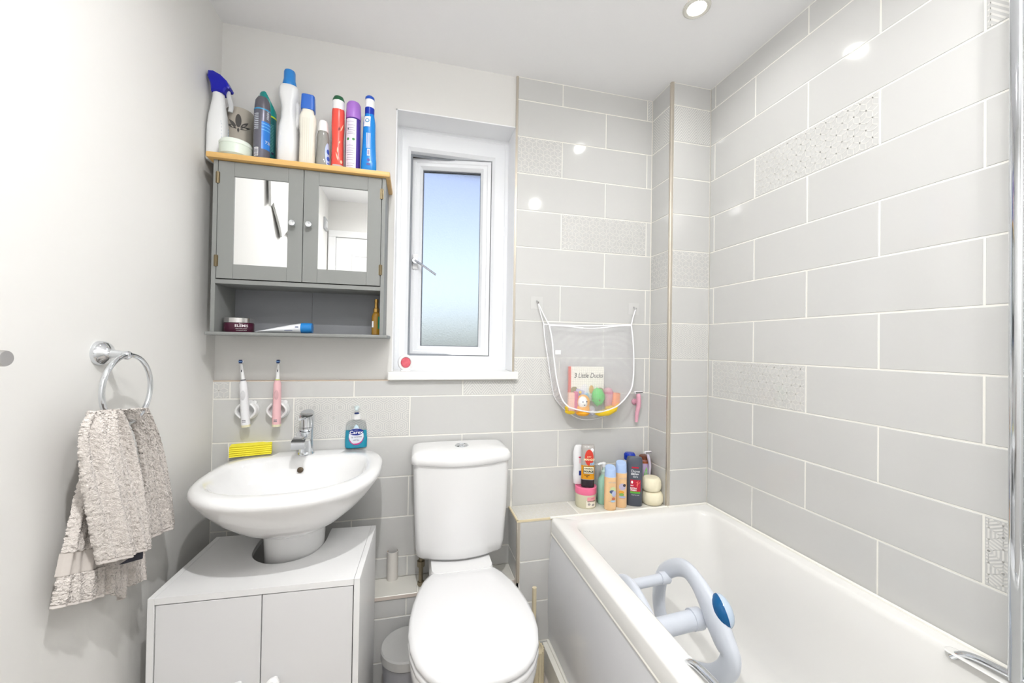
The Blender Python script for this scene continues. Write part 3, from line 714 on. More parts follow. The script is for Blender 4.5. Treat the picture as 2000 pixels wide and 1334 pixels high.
loc_add('pump', join(vtube([(0, 0, 0.13), (0, 0, 0.148)], 0.0048, 12), vtube(catmull([(0, 0.004, 0.149), (0, -0.006, 0.152), (0, -0.03, 0.150), (0, -0.037, 0.144)], 4), 0.0058, 10), vlathe([(0.010, 0.144), (0.012, 0.150), (0.010, 0.156)], 16)), M('pale pump', (222, 238, 240), 0.25, alpha=1.0), dsp)
lb_ = loc_add('label', S.wrap(d_ell(0, 0, 0.0255, 0.031), 0, 0.046, 0.0012), M('label white', (226, 230, 240), 0.4), dsp)
loc_add('label_tip', S.wrap(d_poly([(-0.017, 0.0), (0.017, 0.0), (0.004, 0.026), (0, 0.029), (-0.004, 0.026)]), 0, 0.060, 0.0013), M('label ice', (200, 226, 238), 0.4), dsp)
loc_add('label_band', S.wrap(d_poly([(0.0262 * math.cos(a), 0.0318 * math.sin(a)) for a in [PI * 1.06 + PI * 0.88 * k / 20 for k in range(21)]] + [(0.0245 * math.cos(a), 0.0265 * math.sin(a)) for a in [PI * 1.94 - PI * 0.88 * k / 20 for k in range(21)]]), 0, 0.046, 0.0016), M('magenta', (196, 46, 132), 0.4), dsp)
loc_add('label_oval', S.wrap(d_ell(0, 0, 0.0248, 0.0125), 0, 0.062, 0.0018), M('navy label', (20, 44, 134), 0.35), dsp)
WL = M('white print', (246, 246, 248), 0.5); DL = M('dark print', (40, 46, 70), 0.5)
loc_add('lettering', join(S.wrap(d_text('Carex', 0.0165, 0, -0.0015, 0.0003, 1.1), 0, 0.062, 0.0024), S.wrap(d_text('cussons', 0.004, 0, 0.008), 0, 0.062, 0.0024)), WL, dsp, False)
loc_add('small_lettering', join(S.wrap(d_text('2', 0.0075, -0.014, 0, 0.0002), 0, 0.0425, 0.002), S.wrap(d_text('+PROTECTION', 0.0042, 0.005, 0.001, 0.0001), 0, 0.0425, 0.002), S.wrap(d_text('ORIGINAL', 0.003, 0, 0), 0, 0.036, 0.002), S.wrap(d_text('HAND WASH', 0.0034, 0, 0, 0.0001), 0, 0.0315, 0.002)), DL, dsp, False)

# ------------------------------------------------------------------ toothbrushes in wall holders
def brush(name, lab, top, neck, bot, col, ring, hold_lab, hold):
    yv = -0.034
    a, n_, b = at(*top, 1, yv), at(*neck, 1, yv), at(*bot, 1, yv)
    t = T('electric_toothbrush', lab, 'toothbrush', tuple(b), group='electric toothbrushes in wall holders')
    mid = (n_ + b) / 2
    add('handle', vtube([b, b + (n_ - b) * 0.04, b + (n_ - b) * 0.35, b + (n_ - b) * 0.7, b + (n_ - b) * 0.92, n_ + (b - n_) * 0.01], [0.0128, 0.0136, 0.0128, 0.0124, 0.0118, 0.0085], 20), M(name + ' handle', col, 0.3), t, True, sharp=0.9)
    add('base_cap', vtube([b + (b - n_) * 0.03, b + (n_ - b) * 0.02], 0.0139, 20), M('yellowed cap', (228, 222, 190), 0.4), t, True)
    add('grip_pad', tr(vlathe([(0.007, 0.0), (0.006, 0.0012), (0.001, 0.0015)], 20), Matrix.Translation(mid + (n_ - mid) * 0.35 + Vector((0.001, -0.0124, 0))) @ Matrix.Rotation(PI / 2, 4, 'X') @ Matrix.Diagonal((1, 2.4, 1, 1))), M(name + ' pad', tuple(int(c * 0.9) for c in col), 0.5), t, True)
    add('ring', vtube([n_ + (a - n_) * -0.01, n_ + (a - n_) * 0.05], 0.0072, 16), M(name + ' ring', ring, 0.4), t, True)
    add('neck', vtube([n_ + (a - n_) * 0.05, n_ + (a - n_) * 0.5, n_ + (a - n_) * 0.86], [0.0062, 0.0048, 0.0036], 14), WHITEP, t, True)
    add('neck_mark', mv(vbox(-0.001, 0.001, -0.006, -0.0045, -0.004, 0.004), *(n_ + (a - n_) * 0.5)), M('dark mark', (50, 54, 66), 0.5), t)
    hd = add('brush_head', tr(vlathe([(0.0068, 0.0), (0.0072, 0.004), (0.006, 0.005)], 20), axis_mat(a + Vector((0, 0.003, 0)), (0.1, -1, 0))), WHITEP, t, True)
    hy = a + Vector((0.0002, -0.0055, 0))
    for dz, col2 in ((0.0042, (30, 52, 112)), (0.0, (120, 160, 208)), (-0.0042, (30, 52, 112))):
        add('bristles', mv(vbox(-0.0052 + abs(dz) * 0.3, 0.0052 - abs(dz) * 0.3, -0.004, 0.004, -0.0018, 0.0018), hy.x, hy.y, hy.z + dz), M('bristle %d' % col2[0], col2, 0.8), hd)
    for k, dz in enumerate((0.020, 0.0145)): add('charge_mark', mv(vbox(-0.005, 0.005, -0.0142, -0.0125, -0.0012, 0.0012), *(b + (n_ - b) * (dz / (n_ - b).length))), M('grey mark', (136, 132, 140), 0.5), t)
    hc = at(*hold, 1, -0.008)
    h = T('toothbrush_holder', hold_lab, 'toothbrush holder', (hc.x, 0.0, hc.z), group='toothbrush wall holders')
    disc = vlathe([(0.0345, 0.0), (0.0345, 0.004), (0.032, 0.008), (0.006, 0.009)], 36)
    add('disc', tr(disc, axis_mat((hc.x, -0.0005, hc.z), (0, -1, 0))), WHITEP, h, True)
    for s in (-1, 1):
        arc = [Vector((hc.x + s * (0.010 + 0.016 * math.sin(k / 8 * PI)) + (0.004 if s > 0 else -0.004), -0.020, hc.z - 0.024 + 0.048 * k / 8)) for k in range(9)]
        add('clip', vtube(arc, 0.0050, 10, flat=2.4, ref=(0, 1, 0)), WHITEP, h, True)
    add('tab', tr(vlathe([(0.007, 0), (0.007, 0.007), (0.005, 0.008)], 16), axis_mat((hc.x + 0.020, -0.001, hc.z + 0.026), (0, -1, 0))), WHITEP, h, True)
brush('white brush', 'white electric toothbrush in the wall holder nearest the left wall', (471, 706), (475, 743), (480, 831), (238, 238, 240), (120, 120, 124), 'round white plastic clip on the tiles holding the white toothbrush', (484, 801))
brush('pink brush', 'pink electric toothbrush in the wall holder beside the tap', (544, 706), (542, 742), (540, 830), (240, 192, 196), (214, 220, 140), 'round white plastic clip on the tiles holding the pink toothbrush', (544, 800))

# ================================================================== CABINET UNDER THE BASIN
VT = 0.587
vl = T('basin_cabinet', 'white two-door cabinet standing around the basin pedestal', 'cabinet', (0.305, -0.275, 0.0), math.radians(-2.2))
hw, hd_ = 0.2445, 0.158
def lb2(n, vf, m, p=None, s=False): return add(n, vf, m, p or vl, s, world=False)
for s in (-1, 1): lb2('side_panel', vbox(s * hw, s * (hw - 0.015), -hd_, hd_, 0.0, VT, 0.001), WHITEB)
inv = (Matrix.Translation(vl.location) @ vl.rotation_euler.to_matrix().to_4x4()).inverted()
cut = [(517, 1044), (500, 1066), (492, 1084), (500, 1095), (520, 1101), (550, 1100), (585, 1092), (615, 1078), (635, 1058), (644, 1040), (649, 1031)]
cutl = [inv @ at(u, v, 2, VT) for u, v in cut]
cutl = catmull(cutl, 3)
poly = [(-hw + 0.0155, hd_), (-hw + 0.0155, -hd_), (hw - 0.0155, -hd_), (hw - 0.0155, hd_)]
cpts = [(p.x, min(p.y, hd_)) for p in cutl]
cpts[0] = (cpts[0][0], hd_); cpts[-1] = (cpts[-1][0], hd_)
outline = poly + list(reversed(cpts))
lb2('top', vprism(outline, 2, VT - 0.016, VT - 0.0003), WHITEB)
lb2('plinth', vbox(-hw + 0.015, hw - 0.015, -hd_ + 0.02, -hd_ + 0.036, 0.0, 0.05), WHITEB)
lb2('floor_board', vbox(-hw + 0.015, hw - 0.015, -hd_ + 0.02, hd_, 0.05, 0.066), WHITEB)
for s in (-1, 1):
    x0, x1 = (-hw + 0.0175, 0.006) if s < 0 else (0.0085, hw - 0.0175)
    d = lb2('door', vbox(x0, x1, -hd_ + 0.001, -hd_ + 0.017, 0.055, VT - 0.019, 0.001), M('white door front', (224, 224, 225), 0.32))
    kx = -0.04 if s < 0 else 0.043
    kp = Vector((kx, -hd_, 0.352))
    add('knob', tr(vlathe([(0.006, 0.0), (0.006, 0.008), (0.014, 0.013), (0.0155, 0.020), (0.011, 0.026), (0.002, 0.0275)], 20), axis_mat(kp + Vector((0, 0.001, 0)), (0, -1, 0))), WHITEP, d, True, world=False)
    d.children[0].location = d.children[0].location - d.location

# ================================================================== TOWEL RING, TOWEL, PEG
ring = T('towel_ring', 'chrome towel ring fixed to the left wall', 'towel ring', (0.0, -0.508, 1.187))
rc = Vector((0.0, -0.508, 1.187))
add('wall_rose', tr(vlathe([(0.027, 0.0), (0.027, 0.006), (0.023, 0.014), (0.014, 0.020), (0.009, 0.030), (0.0075, 0.045), (0.007, 0.052)], 32), axis_mat(rc, (1, -0.12, -0.04))), CHROME, ring, True)
kp = rc + Vector((0.056, -0.010, -0.004))
add('ball_joint', vsphere(kp, 0.010, 0.0115, 0.010, 18, 12), CHROME, ring, True)
RR = 0.076
ctr = kp + Vector((0.002, 0.004, -RR))
add('hoop', vtube([ctr + Vector((0.02 * math.cos(a) * 0.0, RR * math.sin(a), RR * math.cos(a))) for a in [2 * PI * k / 56 for k in range(56)]], 0.0052, 12, True), CHROME, ring, True)

TOWEL = M('grey beige terry', (240, 233, 228), 0.95, spec=0.1, sheen=0.2, noise=(300, (214, 206, 199)), bump=(380, 0.8, 0.004))
TBAND = M('woven towel band', (206, 199, 193), 0.9, spec=0.1)
THEM = M('towel hem', (222, 215, 210), 0.9, spec=0.1)
tow = T('hand_towel', 'grey-beige terry hand towel draped through the chrome ring', 'towel', (0.05, -0.52, 0.70))
def lerp(a, b, t): return a + (b - a) * t
def pl(pts, t):
    """point on polyline by parameter 0..1 (catmull smoothed)"""
    n = len(pts) - 1; f = min(t * n, n - 1e-6); i = int(f); return pts[i].lerp(pts[i + 1], f - i)
def drape(name, L, R, x0, fold, nf, ph, mat, parent, t0=0.0, t1=1.0, lift=0.0, nu=90, nv=130, rough=0.0026, xb=None):
    Lp = catmull([at(u, v, 0, x0) for u, v in L], 8); Rp = catmull([at(u, v, 0, x0) for u, v in R], 8)
    rows = []; rnd = random.Random(len(name) + nf)
    for j in range(nv + 1):
        t = t0 + (t1 - t0) * j / nv; a, b = pl(Lp, t), pl(Rp, t); row = []
        for i in range(nu + 1):
            s = i / nu; p = a.lerp(b, s)
            edge = 1 - abs(2 * s - 1) ** 4
            d = fold * (math.sin(2 * PI * nf * s + ph + 1.6 * t) * (1.25 - 0.5 * t) + 0.45 * math.sin(2 * PI * (2 * nf + 1) * s + 3 * ph - 2.2 * t)) + 0.016 * edge + lift
            xx = p.x + d + (rnd.random() - 0.5) * rough
            if xb is not None: xx += xb * (1 - t)
            row.append(Vector((max(xx, 0.006), p.y + (rnd.random() - 0.5) * rough, p.z + (rnd.random() - 0.5) * rough)))
        rows.append(row)
    n = nu + 1
    back = [[Vector((max(p.x - 0.007, 0.003), p.y, p.z)) for p in r] for r in rows]
    V, F = vgrid(rows); V2, F2 = vgrid(back); k = len(V); m = len(rows)
    F = F + [tuple(reversed([i + k for i in f])) for f in F2]
    for i in range(n - 1): F.append((i, k + i, k + i + 1, i + 1)); q = (m - 1) * n; F.append((q + i, q + i + 1, k + q + i + 1, k + q + i))
    for j in range(m - 1): F.append((j * n, (j + 1) * n, k + (j + 1) * n, k + j * n)); e = n - 1; F.append((j * n + e, k + j * n + e, k + (j + 1) * n + e, (j + 1) * n + e))
    return add(name, (V + V2, F), mat, parent, True, sharp=2.0)
P1 = ([(186, 808), (165, 890), (140, 1000), (120, 1100), (104, 1190)], [(222, 800), (228, 890), (212, 1000), (199, 1080), (196, 1165)])
a1 = drape('rear_left_fold', *P1, 0.036, 0.006, 2, 0.3, TOWEL, tow, 0.0, 0.70)
drape('woven_band', *P1, 0.036, 0.006, 2, 0.3, TBAND, tow, 0.70, 0.82, lift=-0.003, rough=0.0006, nv=16)
drape('rear_left_end', *P1, 0.036, 0.006, 2, 0.3, TOWEL, tow, 0.82, 0.97, nv=36)
drape('hem', *P1, 0.036, 0.006, 2, 0.3, THEM, tow, 0.97, 1.0, lift=-0.001, rough=0.001, nv=4)
P2 = ([(196, 803), (178, 850), (180, 930), (192, 1020), (205, 1102)], [(248, 799), (262, 850), (275, 930), (281, 1000), (287, 1070)])
a2 = drape('front_fold', *P2, 0.082, 0.008, 2, 2.2, TOWEL, tow, 0.0, 0.97, xb=-0.022)
drape('hem', *P2, 0.082, 0.008, 2, 2.2, THEM, tow, 0.97, 1.0, lift=-0.001, rough=0.001, nv=4)
P3 = ([(236, 800), (262, 850), (276, 930), (280, 990), (284, 1056)], [(276, 797), (297, 850), (315, 920), (326, 975), (335, 1026)])
drape('rear_right_fold', *P3, 0.050, 0.007, 1, 1.2, TOWEL, tow, 0.0, 0.965)
drape('hem', *P3, 0.050, 0.007, 1, 1.2, THEM, tow, 0.965, 1.0, lift=-0.001, rough=0.001, nv=4)
drape('lower_fold', [(205, 1060), (203, 1110), (204, 1160)], [(240, 1060), (243, 1110), (234, 1172)], 0.030, 0.003, 1, 0.5, TOWEL, tow, nv=60, nu=40)
drape('lower_fold', [(246, 1060), (247, 1100), (246, 1146)], [(276, 1050), (276, 1090), (276, 1130)], 0.022, 0.003, 1, 0.5, TOWEL, tow, nv=60, nu=40)
la_ = [at(u, v, 0, 0.072) for u, v in ((233, 1103), (280, 1073), (279, 1091), (240, 1102))]
add('care_label', ([p for p in la_] + [p + Vector((-0.001, 0, 0)) for p in la_], [(0, 1, 2, 3), (7, 6, 5, 4), (0, 4, 5, 1), (1, 5, 6, 2), (2, 6, 7, 3), (3, 7, 4, 0)]), M('dark care label', (54, 54, 66), 0.6), tow)

peg = T('wall_peg', 'brushed steel peg sticking out of the left wall near the photo edge', 'hook', (0.0, -0.79, 1.185))
pe = at(13, 700, 0, 0.068)
add('peg', tr(vlathe([(0.0125, 0.0), (0.0125, 0.066), (0.0115, 0.068), (0.001, 0.068)], 28), axis_mat((0.0, pe.y, pe.z), (1, 0, 0))), STEEL, peg, True)
add('rose', tr(vlathe([(0.022, 0.0), (0.022, 0.004), (0.018, 0.006)], 28), axis_mat((0.0, pe.y, pe.z), (1, 0, 0))), STEEL, peg, True)

WT = M('white cotton', (238, 238, 236), 0.9, spec=0.1, bump=(300, 0.4, 0.003))
rows = []
for j in range(31):
    t_ = j / 30; r_ = []
    for i in range(41):
        s = i / 40; y = -0.74 - 0.33 * s; zb = 1.84 + 0.05 * math.sin(s * 9) - 0.09 * s
        r_.append(Vector((0.014 + 0.005 * math.sin(s * 16 + t_) + 0.004, y + 0.05 * (1 - t_) * (0.5 - s), 2.22 + (zb - 2.22) * t_)))
    rows.append(r_)
bt = T('bath_towel', 'white towel hung high on the left wall, seen only in left cabinet mirror', 'towel', (0.03, -0.9, 1.78))
add('cloth', vloft([r + [p + Vector((-0.010, 0, 0)) for p in reversed(r)] for r in rows]), WT, bt, True, sharp=1.0)
add('hook', vtube(catmull([(0.0, -0.9, 2.20), (0.05, -0.9, 2.205), (0.062, -0.9, 2.23)], 4), 0.006, 8), CHROME, bt, True)

# ================================================================== MIRROR CABINET
CX0, CX1, CY, CZ0, CZ1 = 0.052, 0.568, -0.15, 1.247, 1.788
cab = T('mirror_cabinet', 'grey painted bathroom cabinet with two mirror doors and oak top on the back wall', 'cabinet', ((CX0 + CX1) / 2, -0.07, CZ0))
for s, (a, b) in enumerate(((CX0, CX0 + 0.012), (CX1 - 0.012, CX1))): add('side_panel', vbox(a, b, CY, 0.006, CZ0, CZ1, 0.0008), GREYP, cab)
add('top_board', vbox(0.036, 0.582, CY - 0.016, 0.006, CZ1, 1.806, 0.005), WOOD, cab, True, sharp=0.5)
add('bottom_board', vbox(0.042, 0.584, CY - 0.013, 0.006, 1.236, CZ0, 0.004), GREYP, cab)
add('shelf_rail', vbox(CX0 + 0.012, CX1 - 0.012, CY, 0.006, 1.399, 1.412), GREYP, cab)
for a, b in ((CX0 + 0.012, 0.310), (0.311, CX1 - 0.012)): add('back_board', vbox(a, b, -0.006, 0.005, CZ0, CZ1), GREYIN, cab)
for s, (a, b) in enumerate(((0.0655, 0.3095), (0.3115, 0.5545))):
    z0, z1 = 1.4155, 1.7865; y0, y1 = CY + 0.0005, CY + 0.017
    st, rl = 0.0445, 0.046; g = 0.0004
    d = add('door', join(vbox(a, a + st, y0, y1, z0, z1, 0.0008), vbox(b - st, b, y0, y1, z0, z1, 0.0008), vbox(a + st + g, b - st - g, y0, y1, z0, z0 + rl, 0.0008), vbox(a + st + g, b - st - g, y0, y1, z1 - rl, z1, 0.0008)), GREYP, cab)
    m_ = add('mirror', vbox(a + st - 0.003, b - st + 0.003, y0 + 0.004, y0 + 0.008, z0 + rl - 0.003, z1 - rl + 0.003), MIRROR, d); m_['label'] = 'mirror panel'
    kx = 0.2825 if s == 0 else 0.331
    add('knob', tr(vlathe([(0.006, 0.0), (0.005, 0.006), (0.009, 0.010), (0.0105, 0.016), (0.009, 0.021), (0.003, 0.0225)], 20), axis_mat((kx, y0, 1.603), (0, -1, 0))), CHROME, d, True)
    hx = a - 0.001 if s == 0 else b + 0.001
    for hz in (1.732, 1.470): add('hinge', join(tr(vlathe([(0.0038, 0), (0.0038, 0.036)], 10), Matrix.Translation((hx, y0 - 0.001, hz - 0.018))), mv(vbox(-0.006, 0.006, 0, 0.001, -0.017, 0.017), hx, y0 - 0.0008, hz)), BRASS, d, True)

# jar, tube and oil bottle on the open shelf
SZ = CZ0
xc = (at(436, 640, 1, -0.09).x + at(497, 640, 1, -0.09).x) / 2
jar = T('cream_jar', 'dark purple cosmetic jar with silver lid on the cabinet shelf', 'jar', (xc, -0.09, SZ), face_to((xc, -0.09)) * 0.5)
S = Shape([(0, 0.041, 0.041), (0.003, 0.043, 0.043), (0.028, 0.043, 0.043), (0.030, 0.042, 0.042)], 40)
loc_add('jar_body', S.vf(), M('plum glass', (72, 28, 48), 0.12), jar)
loc_add('lid', vlathe([(0.0405, 0.030), (0.0425, 0.0315), (0.0425, 0.046), (0.040, 0.048), (0.002, 0.048)], 40), M('silver lid', (214, 212, 212), 0.12, metal=0.9), jar)
loc_add('lettering', join(S.wrap(d_text('ELEMIS', 0.012, 0.004, 0, 0.0002, 1.05), 0.25, 0.0205), S.wrap(d_text('PRO-COLLAGEN', 0.0042, 0.004, 0), 0.25, 0.0115), S.wrap(d_text('CLEANSING BALM', 0.0036, 0.004, 0), 0.25, 0.006)), M('silver print', (224, 214, 218), 0.4), jar, False)
a, b = at(503, 648, 1, -0.10), at(611, 640, 1, -0.10)
tb_ = T('cream_tube', 'white squeezed tube with a blue cap lying on the cabinet shelf', 'tube', (a.x, -0.10, SZ))
Lt = b.x - a.x
rings = []
for x, w_, h_ in ((0.0, 0.0205, 0.0012), (0.02, 0.020, 0.004), (0.06, 0.0185, 0.009), (0.10, 0.0175, 0.0135), (Lt - 0.035, 0.017, 0.0165)):
    rings.append([Vector((x, w_ * math.cos(2 * PI * k / 28), 0.002 + max(h_, 0.0012) * (1 + math.sin(2 * PI * k / 28)) * 1.0 + 0.0)) for k in range(28)])
loc_add('tube_body', vloft(rings), M('white tube', (232, 234, 238), 0.3), tb_)
loc_add('cap', tr(vlathe([(0.0172, 0.0), (0.0176, 0.02), (0.0165, 0.034), (0.002, 0.035)], 28), axis_mat((Lt - 0.035, 0, 0.0188), (1, 0, 0.02))), M('blue cap', (38, 128, 200), 0.3), tb_)
loc_add('print', join(mv(vbox(-0.02, 0.004, -0.0180, -0.0172, -0.001, 0.0006), 0.105, 0, 0.010), mv(vbox(-0.008, 0.002, -0.0172, -0.0168, 0, 0.003), 0.125, 0, 0.02)), M('navy print', (50, 70, 120), 0.5), tb_)
ox, orr, ot = span(725, 744, 575, -0.075, 640)
oil = T('oil_bottle', 'small amber spray bottle with gold cap at the right of the cabinet shelf', 'bottle', (min(ox, 0.538), -0.075, SZ))
S = Shape([(0, 0.0125, 0.0125), (0.003, 0.0155, 0.0155), (0.068, 0.0155, 0.0155), (0.078, 0.012, 0.012), (0.083, 0.0085, 0.0085)], 28)
loc_add('bottle_body', S.vf(), M('amber oil', (150, 112, 34), 0.08, spec=0.6), oil)
loc_add('spray_cap', vlathe([(0.0105, 0.083), (0.0105, 0.096), (0.007, 0.098), (0.0065, 0.118), (0.0075, 0.120), (0.0065, 0.130), (0.001, 0.131)], 24), M('gold cap', (190, 152, 84), 0.25, metal=0.8), oil)
loc_add('label', S.wrap(d_rect(-0.006, 0.006, -0.022, 0.022), 0.85, 0.045, 0.0005), M('green label', (30, 128, 92), 0.4), oil)
loc_add('barcode', S.wrap(d_rect(-0.004, 0.004, -0.012, 0.010), -0.75, 0.040, 0.0005), WL, oil)

# ================================================================== BOTTLES ON TOP OF THE CABINET
TZ = 1.806
G = 'toiletries on top of the mirror cabinet'
def stand(name, lab, cat, u0, u1, vt, y, phi=0.55, z=TZ, group=G, v=None):
    xc, r, zt = span(u0, u1, vt, y, v)
    p = (xc, y, z); return T(name, lab, cat, p, face_to(p) * phi, group), r, zt - z
# trigger spray
t, r, h = stand('trigger_spray', 'white cleaner spray bottle with dark blue trigger head against the left wall', 'spray bottle', 404, 441, 150, -0.085, 0.0)
t.location.x = 0.034
S = Shape([(0, 0.026, 0.022, 3), (0.004, 0.029, 0.025, 3), (0.11, 0.028, 0.025, 3), (0.15, 0.025, 0.023, 2.6), (0.19, 0.019, 0.019, 2.2), (0.212, 0.0165, 0.0165, 2.0), (0.225, 0.0165, 0.0165, 2)], 36)
loc_add('bottle_body', S.vf(), M('white hdpe', (234, 235, 236), 0.35), t)
hd2 = [[Vector((x, yy, z)) for x, yy, z in ((-0.020, -0.026, 0.286), (0.022, -0.034, 0.262), (0.036, -0.02, 0.250), (0.020, -0.012, 0.226), (-0.014, -0.014, 0.226), (-0.022, -0.02, 0.25))], [Vector((x, yy, z)) for x, yy, z in ((-0.020, 0.030, 0.286), (0.022, 0.028, 0.262), (0.034, 0.016, 0.250), (0.020, 0.013, 0.226), (-0.014, 0.014, 0.226), (-0.022, 0.022, 0.25))]]
headp = [(-0.026, 0.290), (-0.012, 0.291), (0.010, 0.281), (0.028, 0.264), (0.038, 0.244), (0.036, 0.238), (0.028, 0.236), (0.022, 0.222), (-0.016, 0.222), (-0.019, 0.25), (-0.028, 0.272)]
rg = []
for yy, sc_ in ((-0.020, 0.8), (-0.016, 0.97), (0.0, 1.0), (0.016, 0.97), (0.020, 0.8)): rg.append([Vector(((x - 0.004) * sc_ + 0.004, yy, 0.255 + (z - 0.255) * sc_)) for x, z in headp])
loc_add('trigger_head', vloft(rg), M('navy plastic head', (18, 22, 170), 0.25), t)
loc_add('trigger', vtube(catmull([(0.026, 0, 0.236), (0.030, 0, 0.215), (0.036, 0, 0.19), (0.034, 0, 0.17)], 4), 0.0045, 10, flat=1.6), M('clear trigger', (200, 202, 204), 0.2, alpha=1.0), t)
loc_add('label', S.wrap(d_poly([(0.004, 0.038), (0.034, 0.022), (0.034, -0.03), (0.008, -0.034)]), 0.35, 0.09), M('blue label', (96, 148, 186), 0.4), t)
loc_add('label_stripe', join(*[S.wrap(d_poly([(0.005, 0.03 - k * 0.011), (0.033, 0.018 - k * 0.011), (0.033, 0.014 - k * 0.011), (0.005, 0.026 - k * 0.011)]), 0.35, 0.09, 0.0011) for k in range(5)]), M('label white stripes', (206, 214, 226), 0.4), t)
# wax warmer pot with lotus cut-out
t, r, h = stand('oil_burner', 'grey-beige round burner pot with a lotus cut-out behind the green tub', 'oil burner', 441, 497, 207, -0.036, 0.8)
r = 0.0405; h = 0.197
loc_add('pot', vloft([sring(0, 0, rr, rr, z, 2, 44) for rr, z in ((r - 0.003, 0), (r, 0.004), (r, h - 0.004), (r - 0.002, h), (r - 0.007, h), (r - 0.007, h - 0.05))]), M('taupe ceramic', (172, 165, 154), 0.6), t)
S = Shape([(0, r, r), (h, r, r)], 44)
def petal(cx, cz, L, wd, ang, n=10):
    pts = []
    for k in range(2 * n):
        tt = k / n if k < n else 2 - k / n; wv = wd * math.sin(PI * min(tt, 1) ** 0.8) * (1 if k < n else -1)
        pts.append((cx + (tt * L) * math.sin(ang) + wv * math.cos(ang), cz + (tt * L) * math.cos(ang) - wv * math.sin(ang)))
    return d_poly(pts)
DK = M('cut-out dark', (84, 82, 80), 0.9)
loc_add('lotus_cutout', join(*[S.wrap(q, -0.05, 0.128, 0.0007) for q in (d_ell(0, 0.022, 0.0085, 0.022), petal(0.006, 0.0, 0.034, 0.005, 0.75), petal(-0.006, 0.0, 0.034, 0.005, -0.75), petal(0.004, -0.006, 0.038, 0.0042, 1.12), petal(-0.004, -0.006, 0.038, 0.0042, -1.12), petal(0.0, -0.002, -0.016, 0.003, 0.0))]), DK, t, False)
# pale green tub lying low in front
xc, r, zt = span(424, 492, 268, -0.123, 290)
t = T('lidded_tub', 'pale mint shallow round tub at the front left of the cabinet top', 'tub', (xc + 0.004, -0.123, TZ), 0, G)
loc_add('tub_body', vlathe([(0.038, 0.0), (0.0445, 0.006), (0.0452, 0.03), (0.0445, 0.038)], 44), M('mint plastic', (216, 226, 214), 0.35), t)
loc_add('lid', vlathe([(0.0455, 0.036), (0.046, 0.044), (0.042, 0.051), (0.030, 0.055), (0.002, 0.056)], 44), M('mint lid', (222, 230, 220), 0.35), t)
# grey-blue can
t, r, h = stand('deodorant_can', 'grey and blue aerosol deodorant can in front of the teal can', 'aerosol can', 497, 528, 193, -0.120)
r = 0.0235; h = 0.215
S = Shape([(0, r - 0.002, r - 0.002), (0.003, r, r), (h * 0.78, r, r), (h * 0.80, r - 0.001, r - 0.001)], 36)
GC = M('grey can', (112, 112, 124), 0.3, metal=0.5)
loc_add('can', S.vf(), GC, t)
loc_add('cap', vlathe([(r - 0.001, h * 0.80), (r - 0.001, h * 0.83), (r - 0.003, h * 0.93), (r - 0.009, h * 0.985), (0.002, h)], 36), M('dark grey cap', (88, 86, 94), 0.3), t)
loc_add('blue_panel', S.wrap(d_rect(-0.016, 0.016, -0.045, 0.045), 0.75, 0.082), M('can blue', (36, 118, 204), 0.3), t)
loc_add('pale_bands', join(*[S.wrap(d_rect(-0.016, 0.016, 0.036 - k * 0.010, 0.0385 - k * 0.010), 0.75, 0.082, 0.0010) for k in range(3)]), M('can light blue', (96, 176, 228), 0.3), t)
loc_add('rim_band', vlathe([(r + 0.0003, h * 0.765), (r + 0.0003, h * 0.785)], 36, False, False), M('can cyan', (60, 150, 196), 0.3), t)
loc_add('lettering', join(S.wrap(d_text('72h', 0.013, 0.004, 0, 0.0002), 0.75, 0.060, 0.0016), S.wrap(d_text('FRESH', 0.010, 0, 0, 0.0002, 1, True), 0.85, 0.150, 0.0008), *[S.wrap(d_rect(-0.009, 0.006, z, z + 0.0022, 3, 1), -0.55, 0.0, 0.0008) for z in [0.10 + 0.006 * k for k in range(9)]]), M('can print', (206, 212, 222), 0.4), t, False)
loc_add('barcode', S.wrap(d_rect(-0.008, 0.006, 0.0, 0.028), -0.5, 0.012, 0.0008), WL, t)
loc_add('barcode_lines', join(*[S.wrap(d_rect(-0.007, 0.005, 0.003 + k * 0.004, 0.005 + k * 0.004, 3, 1), -0.5, 0.012, 0.0013) for k in range(6)]), DL, t)
# teal can
t, r, h = stand('body_spray_can', 'tall teal body spray can with sloping cap behind the grey can', 'aerosol can', 505, 543, 169, -0.066)
r = 0.0255; h = 0.262
S = Shape([(0, r - 0.002, r - 0.002), (0.003, r, r), (h * 0.66, r, r)], 36)
loc_add('can', S.vf(), M('teal can', (44, 112, 116), 0.3, metal=0.3), t)
capr = [sring(0, 0, r, r, h * 0.675, 2, 36), [Vector((p.x, p.y, h * 0.955 - max(0.0, p.x + 0.006) * 1.75)) for p in sring(0, 0, r, r, 0, 2, 36)], [Vector((p.x * 0.93, p.y * 0.93, h * 0.972 - max(0.0, p.x + 0.006) * 1.75)) for p in sring(0, 0, r, r, 0, 2, 36)]]
loc_add('cap', vloft(capr), M('teal cap', (20, 138, 134), 0.28), t)
loc_add('nozzle_rib', vbox(-r - 0.003, -r + 0.006, -0.008, 0.008, h * 0.74, h * 0.93, 0.002), M('teal cap', (20, 138, 134), 0.28), t)
loc_add('yellow_band', vlathe([(r + 0.0004, h * 0.655), (r + 0.0004, h * 0.675)], 36, False, False), M('lime band', (196, 212, 40), 0.4), t)
loc_add('print', join(*[S.wrap(d_rect(-0.008, 0.008, z, z + 0.002, 4, 1), 0.55, 0, 0.0008) for z in [0.05 + 0.005 * k for k in range(20)]]), M('teal print', (96, 160, 160), 0.4), t)
